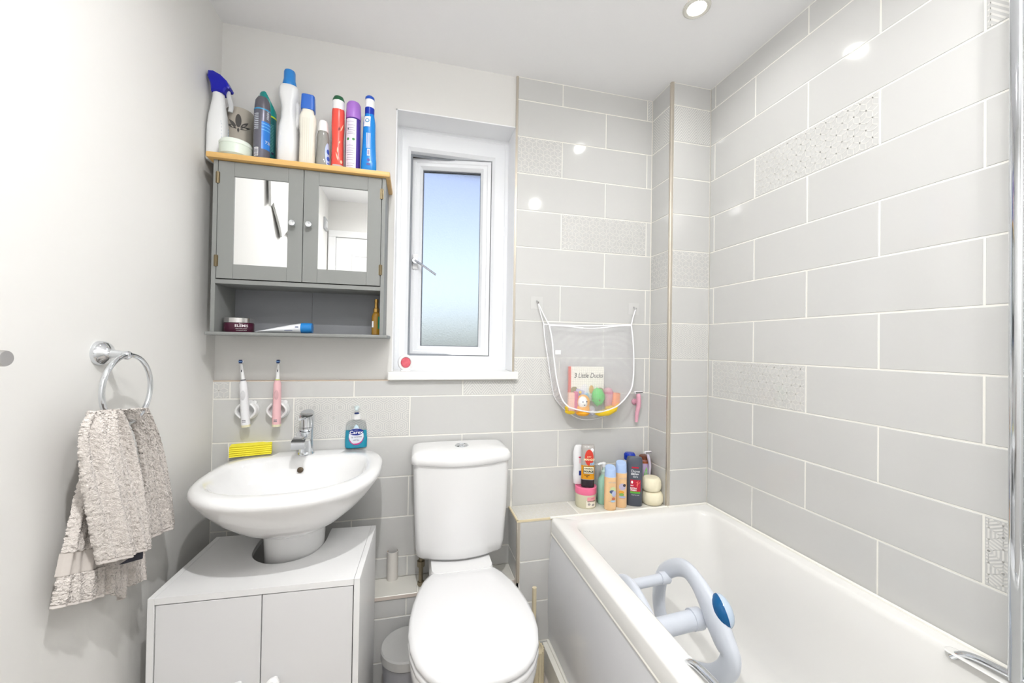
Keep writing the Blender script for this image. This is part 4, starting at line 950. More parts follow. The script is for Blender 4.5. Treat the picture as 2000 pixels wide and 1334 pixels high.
loc_add('dark_print', join(*[S.wrap(q, 0.6, 0.045, 0.001) for q in (d_rect(-0.009, -0.003, 0, 0.010, 3, 2), d_rect(0.0, 0.008, 0.001, 0.009, 3, 2), d_ell(-0.005, -0.012, 0.004, 0.004))]), DL, t)
# tall white bottle with handle and blue cap
t, r, h = stand('bleach_bottle', 'tall white cleaner bottle with moulded grip and bright blue cap', 'bottle', 546, 585, 139, -0.080, 0.3)
r = 0.031; h -= 0.002
S = Shape([(0, 0.028, 0.026, 3.4), (0.004, 0.0315, 0.030, 3.4), (h * 0.28, 0.0315, 0.030, 3.2), (h * 0.42, 0.029, 0.028, 3.0), (h * 0.50, 0.024, 0.024, 2.6), (h * 0.60, 0.0225, 0.023, 2.5), (h * 0.67, 0.026, 0.025, 2.6), (h * 0.73, 0.030, 0.027, 3.0), (h * 0.80, 0.030, 0.027, 3.0), (h * 0.835, 0.026, 0.024, 2.6), (h * 0.845, 0.019, 0.019, 2.0)], 40)
WB = M('white hdpe', (234, 235, 236), 0.35)
loc_add('bottle_body', S.vf(), WB, t, sharp=1.0)
loc_add('grip_loop', vtube(catmull([(0.018, -0.004, h * 0.70), (0.029, -0.005, h * 0.63), (0.029, -0.006, h * 0.50), (0.022, -0.008, h * 0.42)], 6), 0.008, 12), WB, t)
loc_add('cap', vlathe([(0.0205, h * 0.84), (0.0215, h * 0.86), (0.0190, h * 0.90), (0.0180, h * 0.91), (0.0178, h * 0.985), (0.016, h), (0.002, h)], 32), M('sky blue cap', (46, 134, 212), 0.3), t)
# cream bottle with square blue cap
t, r, h = stand('cleaner_bottle', 'cream ribbed bottle with square royal blue cap', 'bottle', 587, 617, 189, -0.118, 0.4)
S = Shape([(0, 0.022, 0.019, 3.5), (0.003, 0.0245, 0.021, 3.5), (h * 0.45, 0.0235, 0.020, 3.2), (h * 0.62, 0.0265, 0.021, 3), (h * 0.70, 0.0255, 0.020, 3), (h * 0.765, 0.0185, 0.018, 3), (h * 0.80, 0.0185, 0.018, 3)], 40)
loc_add('bottle_body', S.vf(), M('cream hdpe', (230, 226, 214), 0.4), t, sharp=1.0)
for k in range(5): loc_add('rib', S.wrap(d_rect(-0.012 + 0.006 * k - 0.0008, -0.012 + 0.006 * k + 0.0008, 0.005, h * 0.66, 1, 14), 0, 0.0, 0.0009), M('cream rib', (216, 211, 198), 0.4), t)
loc_add('cap', vloft([sring(0, 0, 0.0205, 0.019, h * 0.79, 5, 40), sring(0, 0, 0.0215, 0.0195, h * 0.805, 5, 40), sring(0, 0, 0.0200, 0.0185, h * 0.99, 5, 40), sring(0, 0, 0.018, 0.0165, h, 5, 40)]), M('royal blue cap', (48, 104, 196), 0.35), t)
# small clear bottle
t, r, h = stand('clear_bottle', 'small clear grey bottle with white cap between cream and red bottles', 'bottle', 617, 645, 238, -0.105, 0.5)
S = Shape([(0, 0.019, 0.016, 2.4), (0.003, 0.0215, 0.018, 2.4), (h * 0.22, 0.022, 0.018, 2.3), (h * 0.45, 0.019, 0.016, 2.2), (h * 0.66, 0.0195, 0.017, 2.2), (h * 0.76, 0.0165, 0.015, 2.1), (h * 0.80, 0.0145, 0.014, 2.0)], 36)
loc_add('bottle_body', S.vf(), M('smoky gel bottle', (150, 150, 146), 0.1, spec=0.6), t, sharp=1.0)
loc_add('cap', vlathe([(0.0165, h * 0.78), (0.017, h * 0.81), (0.0155, h * 0.95), (0.012, h), (0.002, h)], 28), WHITEP, t)
loc_add('label', S.wrap(d_ell(0, 0, 0.011, 0.042), 0.95, 0.052, 0.0008), M('pale blue label', (190, 204, 236), 0.4), t)
loc_add('label_print', join(*[S.wrap(q, 0.95, 0.052, 0.0013) for q in (d_ell(0.001, 0.012, 0.006, 0.009), d_ell(0.0, -0.012, 0.006, 0.008), d_rect(-0.004, 0.005, -0.03, -0.026, 3, 1))]), M('label blue', (62, 96, 190), 0.4), t)
# red bottle
t, r, h = stand('red_bottle', 'coral red cleaner bottle with white neck and dark green cap', 'bottle', 648, 674, 189, -0.10, 0.5)
S = Shape([(0, 0.018, 0.016, 2.6), (0.003, 0.0205, 0.019, 2.6), (h * 0.20, 0.0195, 0.018, 2.5), (h * 0.42, 0.0185, 0.017, 2.4), (h * 0.60, 0.021, 0.019, 2.4), (h * 0.78, 0.0205, 0.019, 2.3), (h * 0.82, 0.0195, 0.018, 2.2)], 36)
loc_add('bottle_body', S.vf(), M('coral shrink label', (230, 84, 72), 0.25), t, sharp=1.0)
loc_add('neck', vlathe([(0.0195, h * 0.81), (0.0198, h * 0.83), (0.0195, h * 0.93)], 32), WHITEP, t)
loc_add('cap', vlathe([(0.0197, h * 0.925), (0.019, h * 0.95), (0.015, h * 0.985), (0.008, h), (0.001, h)], 32), M('dark green cap', (34, 96, 62), 0.35), t)
loc_add('grey_band', S.wrap(d_rect(-0.018, 0.018, 0.0, 0.012, 10, 1), 0.1, 0.012, 0.0007), M('label grey', (186, 172, 168), 0.4), t)
loc_add('print', join(*[S.wrap(q, 0.1, 0.0, 0.0008) for q in (petal(0.0, h * 0.14, 0.03, 0.002, -0.25), petal(-0.002, h * 0.24, 0.022, 0.002, 0.0), petal(0.002, h * 0.36, 0.012, 0.002, 0.3), petal(0.006, h * 0.52, 0.03, 0.0018, 0.35), d_ell(0.010, h * 0.13, 0.004, 0.006))]), M('peach print', (255, 190, 160), 0.4), t, False)
loc_add('dark_mark', join(S.wrap(petal(0.0, h * 0.52, 0.016, 0.0012, 0.1), 0.1, 0, 0.0008), S.wrap(petal(0.003, h * 0.53, 0.013, 0.0010, 0.0), 0.1, 0, 0.0008)), M('dark red print', (110, 30, 30), 0.5), t, False)
# purple air freshener
t, r, h = stand('air_freshener_can', 'white labelled air freshener can with lilac cap', 'aerosol can', 675, 706, 203, -0.10, 0.6)
r = 0.0245
S = Shape([(0, r - 0.002, r - 0.002), (0.003, r, r), (h * 0.75, r, r), (h * 0.77, r - 0.003, r - 0.003)], 36)
loc_add('can', S.vf(), M('violet can', (84, 58, 150), 0.3, metal=0.2), t)
loc_add('cap', vlathe([(r, h * 0.765), (r + 0.0005, h * 0.80), (r - 0.001, h * 0.97), (r - 0.005, h), (0.002, h)], 36), M('lilac cap', (164, 112, 200), 0.35), t)
loc_add('label', S.wrap(d_rect(-0.022, 0.015, 0.002, h * 0.745, 12, 6), -0.15, 0.0, 0.0006), M('pale lilac label', (226, 220, 232), 0.35), t)
GRN = M('green print', (56, 134, 66), 0.4); GPR = M('grey print', (150, 144, 160), 0.5)
loc_add('green_marks', join(S.wrap(d_ell(-0.012, 0, 0.0042, 0.0046), -0.15, h * 0.46, 0.0012), S.wrap(d_ell(0.006, 0, 0.0042, 0.0046), -0.15, h * 0.46, 0.0012)), GRN, t)
loc_add('label_lines', join(*[S.wrap(d_rect(-0.018 + (k % 3) * 0.002, 0.010 - (k % 2) * 0.004, z, z + 0.0012, 4, 1), -0.15, 0, 0.0012) for k, z in enumerate([h * f for f in (0.06, 0.09, 0.12, 0.17, 0.20, 0.24, 0.27, 0.30, 0.33, 0.37, 0.53, 0.55, 0.58, 0.61, 0.65, 0.70)])]), GPR, t)
loc_add('label_marks', join(*[S.wrap(q, -0.15, 0, 0.0012) for q in (d_ell(-0.010, h * 0.035, 0.004, 0.004), d_ell(0.0, h * 0.04, 0.0045, 0.003), d_ell(-0.012, h * 0.60, 0.002, 0.003))]), DL, t)
# blue bottle
t, r, h = stand('toilet_cleaner_bottle', 'bright blue toilet cleaner bottle with angled white and blue neck at the right end', 'bottle', 706, 738, 190, -0.10, 0.45)
S = Shape([(0, 0.024, 0.017, 2.8), (0.003, 0.0265, 0.019, 2.8), (h * 0.18, 0.0255, 0.019, 2.8), (h * 0.36, 0.0225, 0.0185, 2.6), (h * 0.52, 0.021, 0.018, 2.5), (h * 0.66, 0.0205, 0.0175, 2.4), (h * 0.74, 0.017, 0.0165, 2.3), (h * 0.77, 0.0155, 0.0155, 2.2)], 40)
loc_add('bottle_body', S.vf(), M('cyan blue hdpe', (24, 132, 214), 0.25), t, sharp=1.0)
loc_add('neck_band', vlathe([(0.0160, h * 0.765), (0.0160, h * 0.85)], 32), M('ink blue', (16, 52, 172), 0.3), t)
loc_add('neck', vlathe([(0.0162, h * 0.85), (0.0158, h * 0.955)], 32), WHITEP, t)
loc_add('cap', vlathe([(0.0160, h * 0.952), (0.0155, h * 0.985), (0.012, h), (0.001, h)], 32), M('cap blue', (30, 82, 186), 0.3), t)
loc_add('hang_tag', S.wrap(d_rect(-0.012, 0.010, 0, 0.036, 6, 4), -0.25, h * 0.60, 0.0008), M('tag white', (232, 232, 236), 0.4), t)
loc_add('tag_mark', join(S.wrap(d_ell(0.0, 0, 0.007, 0.007), -0.25, h * 0.675, 0.0014)), M('tag blue', (66, 140, 190), 0.4), t)
loc_add('tag_mark_inner', join(S.wrap(d_ell(0.0, 0, 0.0042, 0.0042), -0.25, h * 0.675, 0.0019)), WL, t)
loc_add('label_text', join(*[S.wrap(d_rect(-0.008 + 0.0036 * k, -0.0062 + 0.0036 * k, h * 0.33, h * 0.52, 1, 8), 0.0, 0.0, 0.0008) for k in range(4)], S.wrap(d_rect(-0.005, 0.005, h * 0.235, h * 0.32, 3, 3), 0, 0, 0.0008)), M('label pale', (222, 224, 236), 0.4), t)
loc_add('label_marks', join(*[S.wrap(d_rect(-0.0035 + 0.0024 * k, -0.0023 + 0.0024 * k, h * 0.25, h * 0.305, 1, 2), 0, 0, 0.0013) for k in range(3)], S.wrap(d_ell(0, h * 0.185, 0.005, 0.005), 0, 0, 0.0008), S.wrap(d_rect(-0.006, 0.006, h * 0.12, h * 0.145, 3, 2), 0, 0, 0.0008)), M('label violet', (84, 70, 150), 0.4), t)

# ================================================================== BOTTLES ON THE TILED LEDGE
G2 = 'bath products on the tiled ledge'
def ledge(name, lab, cat, u0, u1, vt, y, phi=0.9, z=ZS, v=None):
    xc, r, zt = span(u0, u1, vt, y, v)
    p = (xc, y, z); return T(name, lab, cat, p, face_to(p) * phi, G2), r / math.cos(0.5), zt - z
# scrub tub with pink lid
t, r, h = ledge('scrub_tub', 'round cream tub with bright pink lid at the left of the ledge', 'tub', 1122, 1165, 952, -0.052, v=975)
r = 0.0445; h = 0.084
S = Shape([(0, r - 0.004, r - 0.004), (0.004, r - 0.0015, r - 0.0015), (0.056, r - 0.0015, r - 0.0015)], 40)
loc_add('tub_body', S.vf(), M('cream tub', (218, 214, 186), 0.25), t)
loc_add('lid', vlathe([(r - 0.001, 0.055), (r, 0.058), (r, h - 0.003), (r - 0.003, h), (r - 0.006, h - 0.002), (0.002, h - 0.002)], 44), M('hot pink lid', (244, 120, 158), 0.3), t)
loc_add('label', S.wrap(d_rect(-0.010, 0.034, 0.006, 0.034, 10, 3), 0.25, 0.0, 0.0006), M('tub label', (244, 238, 222), 0.35), t)
loc_add('label_band', S.wrap(d_rect(-0.006, 0.034, 0.034, 0.048, 10, 2), 0.25, 0.0, 0.0006), M('tub pink', (240, 160, 168), 0.35), t)
loc_add('lettering', join(S.wrap(d_text('SUGAR SCRUB', 0.0058, 0.014, 0.0, 0.0003), 0.25, 0.031, 0.0012), S.wrap(d_text('coconut', 0.0048, 0.016, 0.0), 0.25, 0.043, 0.0012)), M('brown print', (128, 64, 60), 0.5), t, False)
loc_add('label_drawing', join(S.wrap(d_ell(0.002, 0, 0.006, 0.005), 0.25, 0.020, 0.0012), S.wrap(d_ell(0.020, 0, 0.007, 0.004), 0.25, 0.016, 0.0012)), M('label grey drawing', (170, 164, 160), 0.5), t)
tubx, tuby, tubz = t.location.x, t.location.y, ZS + h
# upside-down shower gel standing on the tub
xc, r, zt = span(1133, 1163, 868, -0.066, 900)
p = (xc, -0.066, tubz); hh = zt - tubz
t = T('shower_gel', 'upside-down clear and amber shower gel bottle standing on the pink lid', 'bottle', p, face_to(p) * 0.8, G2)
S = Shape([(0.030, 0.0265, 0.0165, 3.2), (0.05, 0.0265, 0.017, 3.2), (hh * 0.6, 0.0275, 0.0175, 3.2), (hh * 0.9, 0.0275, 0.016, 3.2), (hh - 0.006, 0.0265, 0.012, 3.0), (hh, 0.025, 0.006, 2.6)], 40)
loc_add('bottle_body', S.vf(), M('clear bottle grey', (176, 172, 168), 0.12, spec=0.6), t)
loc_add('gel', S.wrap(d_rect(-0.031, 0.031, 0.032, hh * 0.52, 16, 4), 0, 0, 0.0005), M('amber gel', (222, 152, 22), 0.12), t)
loc_add('cap', vloft([sring(0, 0, 0.0260, 0.0165, 0.0, 3.2, 40), sring(0, 0, 0.0265, 0.0168, 0.003, 3.2, 40), sring(0, 0, 0.0268, 0.0170, 0.030, 3.2, 40)]), M('black cap', (46, 36, 44), 0.25), t)
MG = M('mango red', (214, 62, 48), 0.35)
loc_add('mango_shape', S.wrap(d_ell(0.004, 0, 0.0175, hh * 0.19), 0, hh * 0.71, 0.0011), MG, t, False)
loc_add('mango_lettering', join(S.wrap(d_text('MANGO', 0.0115, 0.005, 0, 0.0004, 1.0), 0, hh * 0.66, 0.0018), S.wrap(d_text('JUICY', 0.006, 0.004, 0, 0.0002), 0, hh * 0.73, 0.0018)), M('mango cream print', (252, 236, 190), 0.45), t, False)
loc_add('plate_label', S.wrap(d_rect(-0.017, 0.0225, -0.0135, 0.0135, 8, 3), 0, hh * 0.41, 0.0012), M('cream plate', (248, 240, 206), 0.4), t)
loc_add('plate_edge', S.wrap(d_rect(-0.0185, 0.024, -0.015, 0.015, 8, 3), 0, hh * 0.41, 0.0009), DL, t)
loc_add('plate_lettering', join(S.wrap(d_text('ORIGINAL', 0.0085, 0.0025, 0.006, 0.0002, 0.9), 0, hh * 0.41, 0.0018), S.wrap(d_text('SOURCE', 0.0108, 0.0025, -0.0055, 0.0005, 0.9), 0, hh * 0.41, 0.0018)), M('black print', (24, 22, 24), 0.5), t, False)
loc_add('lower_print', join(S.wrap(d_text('SHOWER', 0.005, -0.004, 0.003, 0.0002), 0, hh * 0.27, 0.0012), S.wrap(d_text('GEL', 0.005, -0.004, -0.003, 0.0002), 0, hh * 0.27, 0.0012)), M('black print', (24, 22, 24), 0.5), t, False)
loc_add('blue_flash', S.wrap(d_poly([(0.006, 0), (0.022, 0.002), (0.023, 0.010), (0.009, 0.009)]), 0, hh * 0.535, 0.002), M('flash blue', (150, 196, 226), 0.4), t)
loc_add('round_badge', S.wrap(d_ell(0.016, 0, 0.0062, 0.0075), 0, hh * 0.89, 0.001), WL, t)
# white conditioner behind it, also on the tub
xc, r, zt = span(1120, 1142, 869, -0.030, 900)
p = (xc - 0.002, -0.030, tubz)
t = T('conditioner_bottle', 'wavy white bottle standing on the pink tub behind the amber gel', 'bottle', p, face_to(p) * 0.6, G2); hh = zt - tubz
S = Shape([(0.0, 0.018, 0.012, 2.4), (0.003, 0.021, 0.014, 2.4), (hh * 0.25, 0.024, 0.015, 2.4), (hh * 0.45, 0.0215, 0.014, 2.4), (hh * 0.62, 0.024, 0.015, 2.4), (hh * 0.82, 0.0235, 0.014, 2.4), (hh * 0.95, 0.019, 0.012, 2.4), (hh, 0.013, 0.008, 2.2)], 36)
loc_add('bottle_body', S.vf(), M('white lotion bottle', (238, 238, 240), 0.25), t, sharp=1.0)
loc_add('pink_label', S.wrap(d_rect(-0.004, 0.012, hh * 0.55, hh * 0.68, 4, 3), 0.1, 0, 0.0007), M('pale pink print', (236, 200, 206), 0.4), t)
loc_add('red_mark', S.wrap(d_rect(-0.006, 0.012, hh * 0.69, hh * 0.72, 4, 1), 0.1, 0, 0.0009), M('crimson print', (196, 60, 90), 0.4), t)
loc_add('navy_mark', S.wrap(d_rect(-0.004, 0.012, hh * 0.24, hh * 0.36, 4, 2), 0.1, 0, 0.0009), M('navy label', (20, 44, 134), 0.35), t)
# mint pump bottles
def pump_bottle(lab, u0, u1, vt, y, vp, name='pump_bottle'):
    t, r, h = ledge(name, lab, 'bottle', u0, u1, vt, y, 0.5, v=940)
    S = Shape([(0, 0.022, 0.017, 2.6), (0.003, 0.026, 0.020, 2.6), (h * 0.70, 0.026, 0.020, 2.6), (h * 0.86, 0.022, 0.018, 2.4), (h * 0.95, 0.013, 0.012, 2.0), (h, 0.011, 0.011, 2.0)], 36)
    loc_add('bottle_body', S.vf(), M('mint bottle', (176, 226, 204), 0.2), t, sharp=1.0)
    loc_add('pump_collar', vlathe([(0.0105, h), (0.011, h + 0.014), (0.006, h + 0.016), (0.0045, h + 0.030)], 20), M('clear mint pump', (206, 230, 220), 0.2), t)
    hp_ = vp
    loc_add('pump_head', join(vlathe([(0.008, h + 0.030), (0.0095, h + 0.036), (0.0095, h + 0.046), (0.006, h + 0.050), (0.001, h + 0.050)], 18), vtube(catmull([(0.0, 0, h + 0.044), (hp_ * 0.016, -0.004, h + 0.045), (hp_ * 0.026, -0.006, h + 0.040)], 4), 0.005, 10)), M('white pump head', (238, 240, 240), 0.3), t)
    return t
pump_bottle('mint green pump bottle standing behind the peach bottles', 1164, 1194, 926, -0.048, -1)
pump_bottle('second pump bottle with white head hidden behind the peach bottles', 1196, 1219, 926, -0.030, 1)
# two peach baby bottles
PEACH = M('peach bottle', (246, 206, 156), 0.3); BABY = M('baby blue cap', (178, 202, 240), 0.3)
def baby(lab, u0, u1, vt, y, cols):
    t, r, h = ledge('baby_wash_bottle', lab, 'bottle', u0, u1, vt, y, 0.75, v=960)
    S = Shape([(0, 0.0205, 0.0175, 2.4), (0.004, 0.0235, 0.020, 2.4), (h * 0.77, 0.0235, 0.020, 2.4)], 36)
    loc_add('bottle_body', S.vf(), PEACH, t)
    loc_add('cap', vloft([sring(0, 0, 0.0230, 0.0195, h * 0.77, 2.4, 36), sring(0, 0, 0.0225, 0.019, h * 0.79, 2.4, 36), [Vector((q.x, q.y, h * 0.965 + q.y * 0.35)) for q in sring(0, 0, 0.0215, 0.0185, 0, 2.4, 36)], [Vector((q.x * 0.9, q.y * 0.9, h * 0.985 + q.y * 0.35)) for q in sring(0, 0, 0.0215, 0.0185, 0, 2.4, 36)]]), BABY, t)
    loc_add('lettering', S.wrap(d_text("nala's baby", 0.0085, 0.003, 0, 0.0001, 0.85), 0.1, h * 0.66, 0.0008), M('pale grey print', (206, 196, 196), 0.5), t, False)
    for k, (col, cx_, cz_, rx, rz) in enumerate(cols):
        loc_add('printed_shape', S.wrap(d_ell(cx_, cz_, rx, rz, 16, 2), 0.1, h * 0.42, 0.0007 + 0.0004 * k), M('print %d %d %d' % col, col, 0.45), t)
    loc_add('label_caption', S.wrap(d_rect(-0.011, 0.012, h * 0.205, h * 0.225, 4, 1), 0.1, 0, 0.0008), M('pale peach print', (226, 186, 160), 0.45), t)
baby('taller peach bottle with pale blue cap at the front of the ledge', 1179, 1204, 911, -0.108, [((214, 222, 170), 0.006, 0.006, 0.014, 0.018), ((88, 100, 140), 0.002, 0.004, 0.010, 0.007), ((190, 196, 226), 0.010, -0.004, 0.009, 0.012), ((206, 120, 90), 0.008, -0.024, 0.007, 0.006), ((170, 200, 222), 0.006, -0.033, 0.010, 0.004)])
baby('peach bottle with pale blue cap right beside the dark shower gel', 1202, 1223, 902, -0.093, [((196, 190, 214), 0.0, 0.010, 0.014, 0.014), ((70, 62, 70), 0.008, 0.016, 0.006, 0.006), ((232, 168, 60), -0.004, -0.012, 0.011, 0.006), ((132, 182, 92), -0.003, -0.021, 0.009, 0.006), ((180, 196, 232), 0.0, -0.031, 0.014, 0.0035)])
# dark men's shower gel
t, r, h = ledge('dark_shower_gel', 'charcoal grey shower gel bottle with red label in front of the blue cap', 'bottle', 1222, 1255, 892, -0.092, 0.85, v=950)
S = Shape([(0, 0.029, 0.014, 2.8), (0.004, 0.0315, 0.0175, 2.8), (h * 0.5, 0.0325, 0.0185, 2.8), (h * 0.86, 0.0325, 0.018, 2.8), (h * 0.95, 0.0315, 0.016, 2.8), (h, 0.028, 0.011, 2.6)], 40)
loc_add('bottle_body', S.vf(), M('charcoal bottle', (84, 90, 102), 0.3), t, sharp=0.9)
loc_add('red_label', S.wrap(d_rect(-0.0165, 0.024, h * 0.31, h * 0.55, 10, 5), 0, 0, 0.0006), M('label red', (196, 34, 62), 0.35), t)
loc_add('green_label', S.wrap(d_rect(-0.0165, 0.023, h * 0.27, h * 0.31, 10, 1), 0, 0, 0.0007), M('label green', (90, 178, 70), 0.35), t)
loc_add('top_strip', S.wrap(d_rect(-0.012, 0.016, h * 0.785, h * 0.815, 8, 1), 0, 0, 0.0007), M('label red', (196, 34, 62), 0.35), t)
loc_add('name_lettering', join(S.wrap(d_text('Dove', 0.0155, 0.003, 0, 0.0001), 0, h * 0.725, 0.0012), S.wrap(d_text('MEN+', 0.0115, 0.001, 0, 0.0004), 0, h * 0.665, 0.0012), S.wrap(d_text('care', 0.0115, 0.003, 0, 0.0001), 0, h * 0.615, 0.0012)), M('silver white print', (226, 228, 232), 0.45), t, False)
loc_add('label_lettering', join(S.wrap(d_text('3IN1', 0.006, -0.010, 0, 0.0002), 0, h * 0.43, 0.0013), S.wrap(d_text('EXTRA', 0.0085, -0.004, 0, 0.0003), 0, h * 0.375, 0.0013), S.wrap(d_text('FRESH', 0.0085, -0.004, 0, 0.0003), 0, h * 0.335, 0.0013), S.wrap(d_ell(-0.010, 0, 0.004, 0.006), 0, h * 0.50, 0.0013), S.wrap(d_text('body+face wash', 0.0048, 0.004, 0), 0, h * 0.24, 0.0010)), WL, t, False)
loc_add('swirl', join(*[S.wrap(petal(x_, z_, L_, 0.0012, a_), 0, 0, 0.0013) for x_, z_, L_, a_ in ((0.008, h * 0.42, 0.026, 0.25), (0.010, h * 0.38, 0.034, 0.12), (0.004, h * 0.49, 0.012, 1.0), (0.013, h * 0.46, 0.016, 0.7))]), M('coral print', (240, 120, 110), 0.45), t, False)
# blue capped bottle behind
t, r, h = ledge('blue_cap_bottle', 'white bottle with shiny dark blue cap standing behind the charcoal bottle', 'bottle', 1217, 1242, 884, -0.045, 0.5, v=900)
S = Shape([(0, 0.022, 0.015, 2.6), (0.004, 0.0245, 0.018, 2.6), (h * 0.7, 0.0245, 0.018, 2.6), (h * 0.84, 0.023, 0.017, 2.4), (h * 0.87, 0.020, 0.016, 2.2)], 36)
loc_add('bottle_body', S.vf(), M('white lotion bottle', (238, 238, 240), 0.25), t)
loc_add('cap', vloft([sring(0, 0, 0.0225, 0.019, h * 0.86, 2.8, 36), sring(0, 0, 0.0235, 0.020, h * 0.88, 2.8, 36), sring(0, 0, 0.0235, 0.020, h * 0.965, 2.8, 36), sring(0, 0, 0.019, 0.015, h, 2.6, 36)]), M('royal navy cap', (14, 54, 176), 0.15), t)
# two soap puffs
PUFF = M('cream soap', (244, 236, 208), 0.6, bump=(120, 0.3, 0.002))
c0 = at(1274, 970, 1, -0.092); 
def puff(lab, x, y, z0, r, hh):
    o = add('soap_bar', vloft([sring(x, y, r * f, r * f, z0 + hh * g_, 2, 36) for f, g_ in ((0.70, 0.0), (0.85, 0.05), (0.97, 0.22), (1.0, 0.45), (0.97, 0.70), (0.86, 0.90), (0.72, 0.985), (0.45, 1.0), (0.1, 1.0))]), PUFF, None, True, org=(x, y, z0)); tag(o, lab, 'soap', 'cream round soaps'); return o
puff('lower of two round cream soaps stacked in the ledge corner', c0.x, -0.090, ZS, 0.0445, 0.056)
puff('upper of two round cream soaps stacked in the ledge corner', c0.x - 0.005, -0.090, ZS + 0.0562, 0.0415, 0.056)
# brown can and white razor behind the soaps
t, r, h = ledge('shaving_gel_can', 'brown and lilac shaving gel can standing behind the soaps', 'aerosol can', 1247, 1268, 889, -0.030, 0.6, v=910)
r = 0.022
S = Shape([(0, r, r), (h * 0.45, r, r), (h * 0.88, r, r), (h * 0.93, r * 0.8, r * 0.8)], 32)
loc_add('can', S.vf(), M('copper can', (156, 88, 48), 0.3, metal=0.3), t)
loc_add('cap', vlathe([(r * 0.95, h * 0.93), (r * 0.95, h * 0.985), (r * 0.8, h), (0.001, h)], 28), M('brown cap', (120, 66, 44), 0.35), t)
loc_add('lilac_panel', S.wrap(d_rect(-0.022, 0.022, h * 0.5, h * 0.9, 10, 4), 0, 0, 0.0006), M('lilac panel', (190, 170, 206), 0.4), t)
loc_add('green_leaf', join(S.wrap(petal(0.0, h * 0.5, 0.05, 0.006, 0.15), 0, 0, 0.0012), S.wrap(petal(0.004, h * 0.5, 0.035, 0.004, 0.6), 0, 0, 0.0012)), M('leaf green', (130, 206, 110), 0.4), t, False)
def razor(name, lab, head, tip, y0, y1, col, hw_, fat=1.0):
    a, b = at(*head, 1, y0), at(*tip, 1, y1); d_ = (b - a)
    t = T(name, lab, 'razor', tuple(b), 0, 'razors')
    pts = catmull([a, a + d_ * 0.12 + Vector((0, -0.006, 0)), a + d_ * 0.4 + Vector((0.004, -0.004, 0)), a + d_ * 0.75, b], 5)
    add('handle', vtube(pts, [fat * (0.0042 + 0.0018 * math.sin(PI * (1 - k / (len(pts) - 1)) ** 1.6)) for k in range(len(pts))], 12), col, t, True)
    hd = add('head', tr(vbox(-hw_, hw_, -0.006, 0.006, -0.0055, 0.0055, 0.003), Matrix.Translation(a + Vector((0, -0.004, 0.004))) @ Matrix.Rotation(0.15, 4, 'X')), M('razor head ' + name + lab[:4], (240, 236, 240), 0.4), t, True)
    add('blade', tr(vbox(-hw_ * 0.85, hw_ * 0.85, -0.0072, -0.006, -0.0028, 0.0028), Matrix.Translation(a + Vector((0, -0.004, 0.004)))), M('steel blades', (150, 148, 150), 0.3, metal=0.8), hd)
    return t, a, b
razor('safety_razor', 'white and lilac razor leaning in the corner above the soaps', (1264, 885), (1270, 940), -0.060, -0.050, M('lilac white razor', (222, 212, 232), 0.35), 0.016)
t, a, b = razor('safety_razor', 'pink razor hung from a suction hook on the tiles beside the mesh bag', (1246, 768), (1243, 824), -0.024, -0.016, M('pink razor', (238, 178, 196), 0.3), 0.020, 1.7)
hk = at(1241, 785, 1, -0.010)
h_ = T('razor_hook', 'small pink suction hook on the tiles holding the pink razor', 'hook', (hk.x, 0, hk.z))
add('pad', tr(vlathe([(0.0135, 0), (0.0135, 0.003), (0.011, 0.006), (0.004, 0.009), (0.002, 0.010)], 24), axis_mat((hk.x, -0.0002, hk.z), (0, -1, 0))), M('pink hook', (232, 170, 190), 0.3), h_, True)
add('prong', vtube(catmull([(hk.x, -0.008, hk.z), (hk.x, -0.020, hk.z - 0.002), (hk.x, -0.026, hk.z + 0.006)], 4), 0.003, 8), M('pink hook', (232, 170, 190), 0.3), h_, True)

# ================================================================== MESH TOY BAG
def net_material():
    m = bpy.data.materials.new('white net'); m.use_nodes = True; n = m.node_tree.nodes; l = m.node_tree.links
    out = n['Material Output']; n.remove(n['Principled BSDF'])
    df = n.new('ShaderNodeBsdfDiffuse'); df.inputs['Color'].default_value = lin((246, 246, 248))
    tl2 = n.new('ShaderNodeBsdfTranslucent'); tl2.inputs['Color'].default_value = lin((246, 246, 248))
    mx0 = n.new('ShaderNodeMixShader'); mx0.inputs[0].default_value = 0.4; l.new(df.outputs[0], mx0.inputs[1]); l.new(tl2.outputs[0], mx0.inputs[2])
    tp = n.new('ShaderNodeBsdfTransparent'); mx = n.new('ShaderNodeMixShader')
    tc = n.new('ShaderNodeTexCoord'); mp = n.new('ShaderNodeMapping'); mp.inputs['Rotation'].default_value = (0, 0.785, 0); mp.inputs['Scale'].default_value = (420, 420, 420)
    ck = n.new('ShaderNodeVectorMath'); ck.operation = 'SINE'; sp3 = n.new('ShaderNodeSeparateXYZ'); mu = n.new('ShaderNodeMath'); mu.operation = 'MULTIPLY'
    mr = n.new('ShaderNodeMapRange'); mr.inputs['From Min'].default_value = -1; mr.inputs['From Max'].default_value = 1; mr.inputs['To Min'].default_value = 0.05; mr.inputs['To Max'].default_value = 0.50
    mu2 = n.new('ShaderNodeVectorMath'); mu2.operation = 'MULTIPLY'; mu2.inputs[1].default_value = (3.6, 1, 3.6)
    l.new(tc.outputs['Object'], mp.inputs['Vector']); l.new(mp.outputs[0], mu2.inputs[0]); l.new(mu2.outputs[0], ck.inputs[0]); l.new(ck.outputs[0], sp3.inputs[0]); l.new(sp3.outputs['X'], mu.inputs[0]); l.new(sp3.outputs['Z'], mu.inputs[1])
    l.new(mu.outputs[0], mr.inputs['Value']); l.new(mr.outputs[0], mx.inputs[0]); l.new(tp.outputs[0], mx.inputs[1]); l.new(mx0.outputs[0], mx.inputs[2]); l.new(mx.outputs[0], out.inputs['Surface'])
    return m
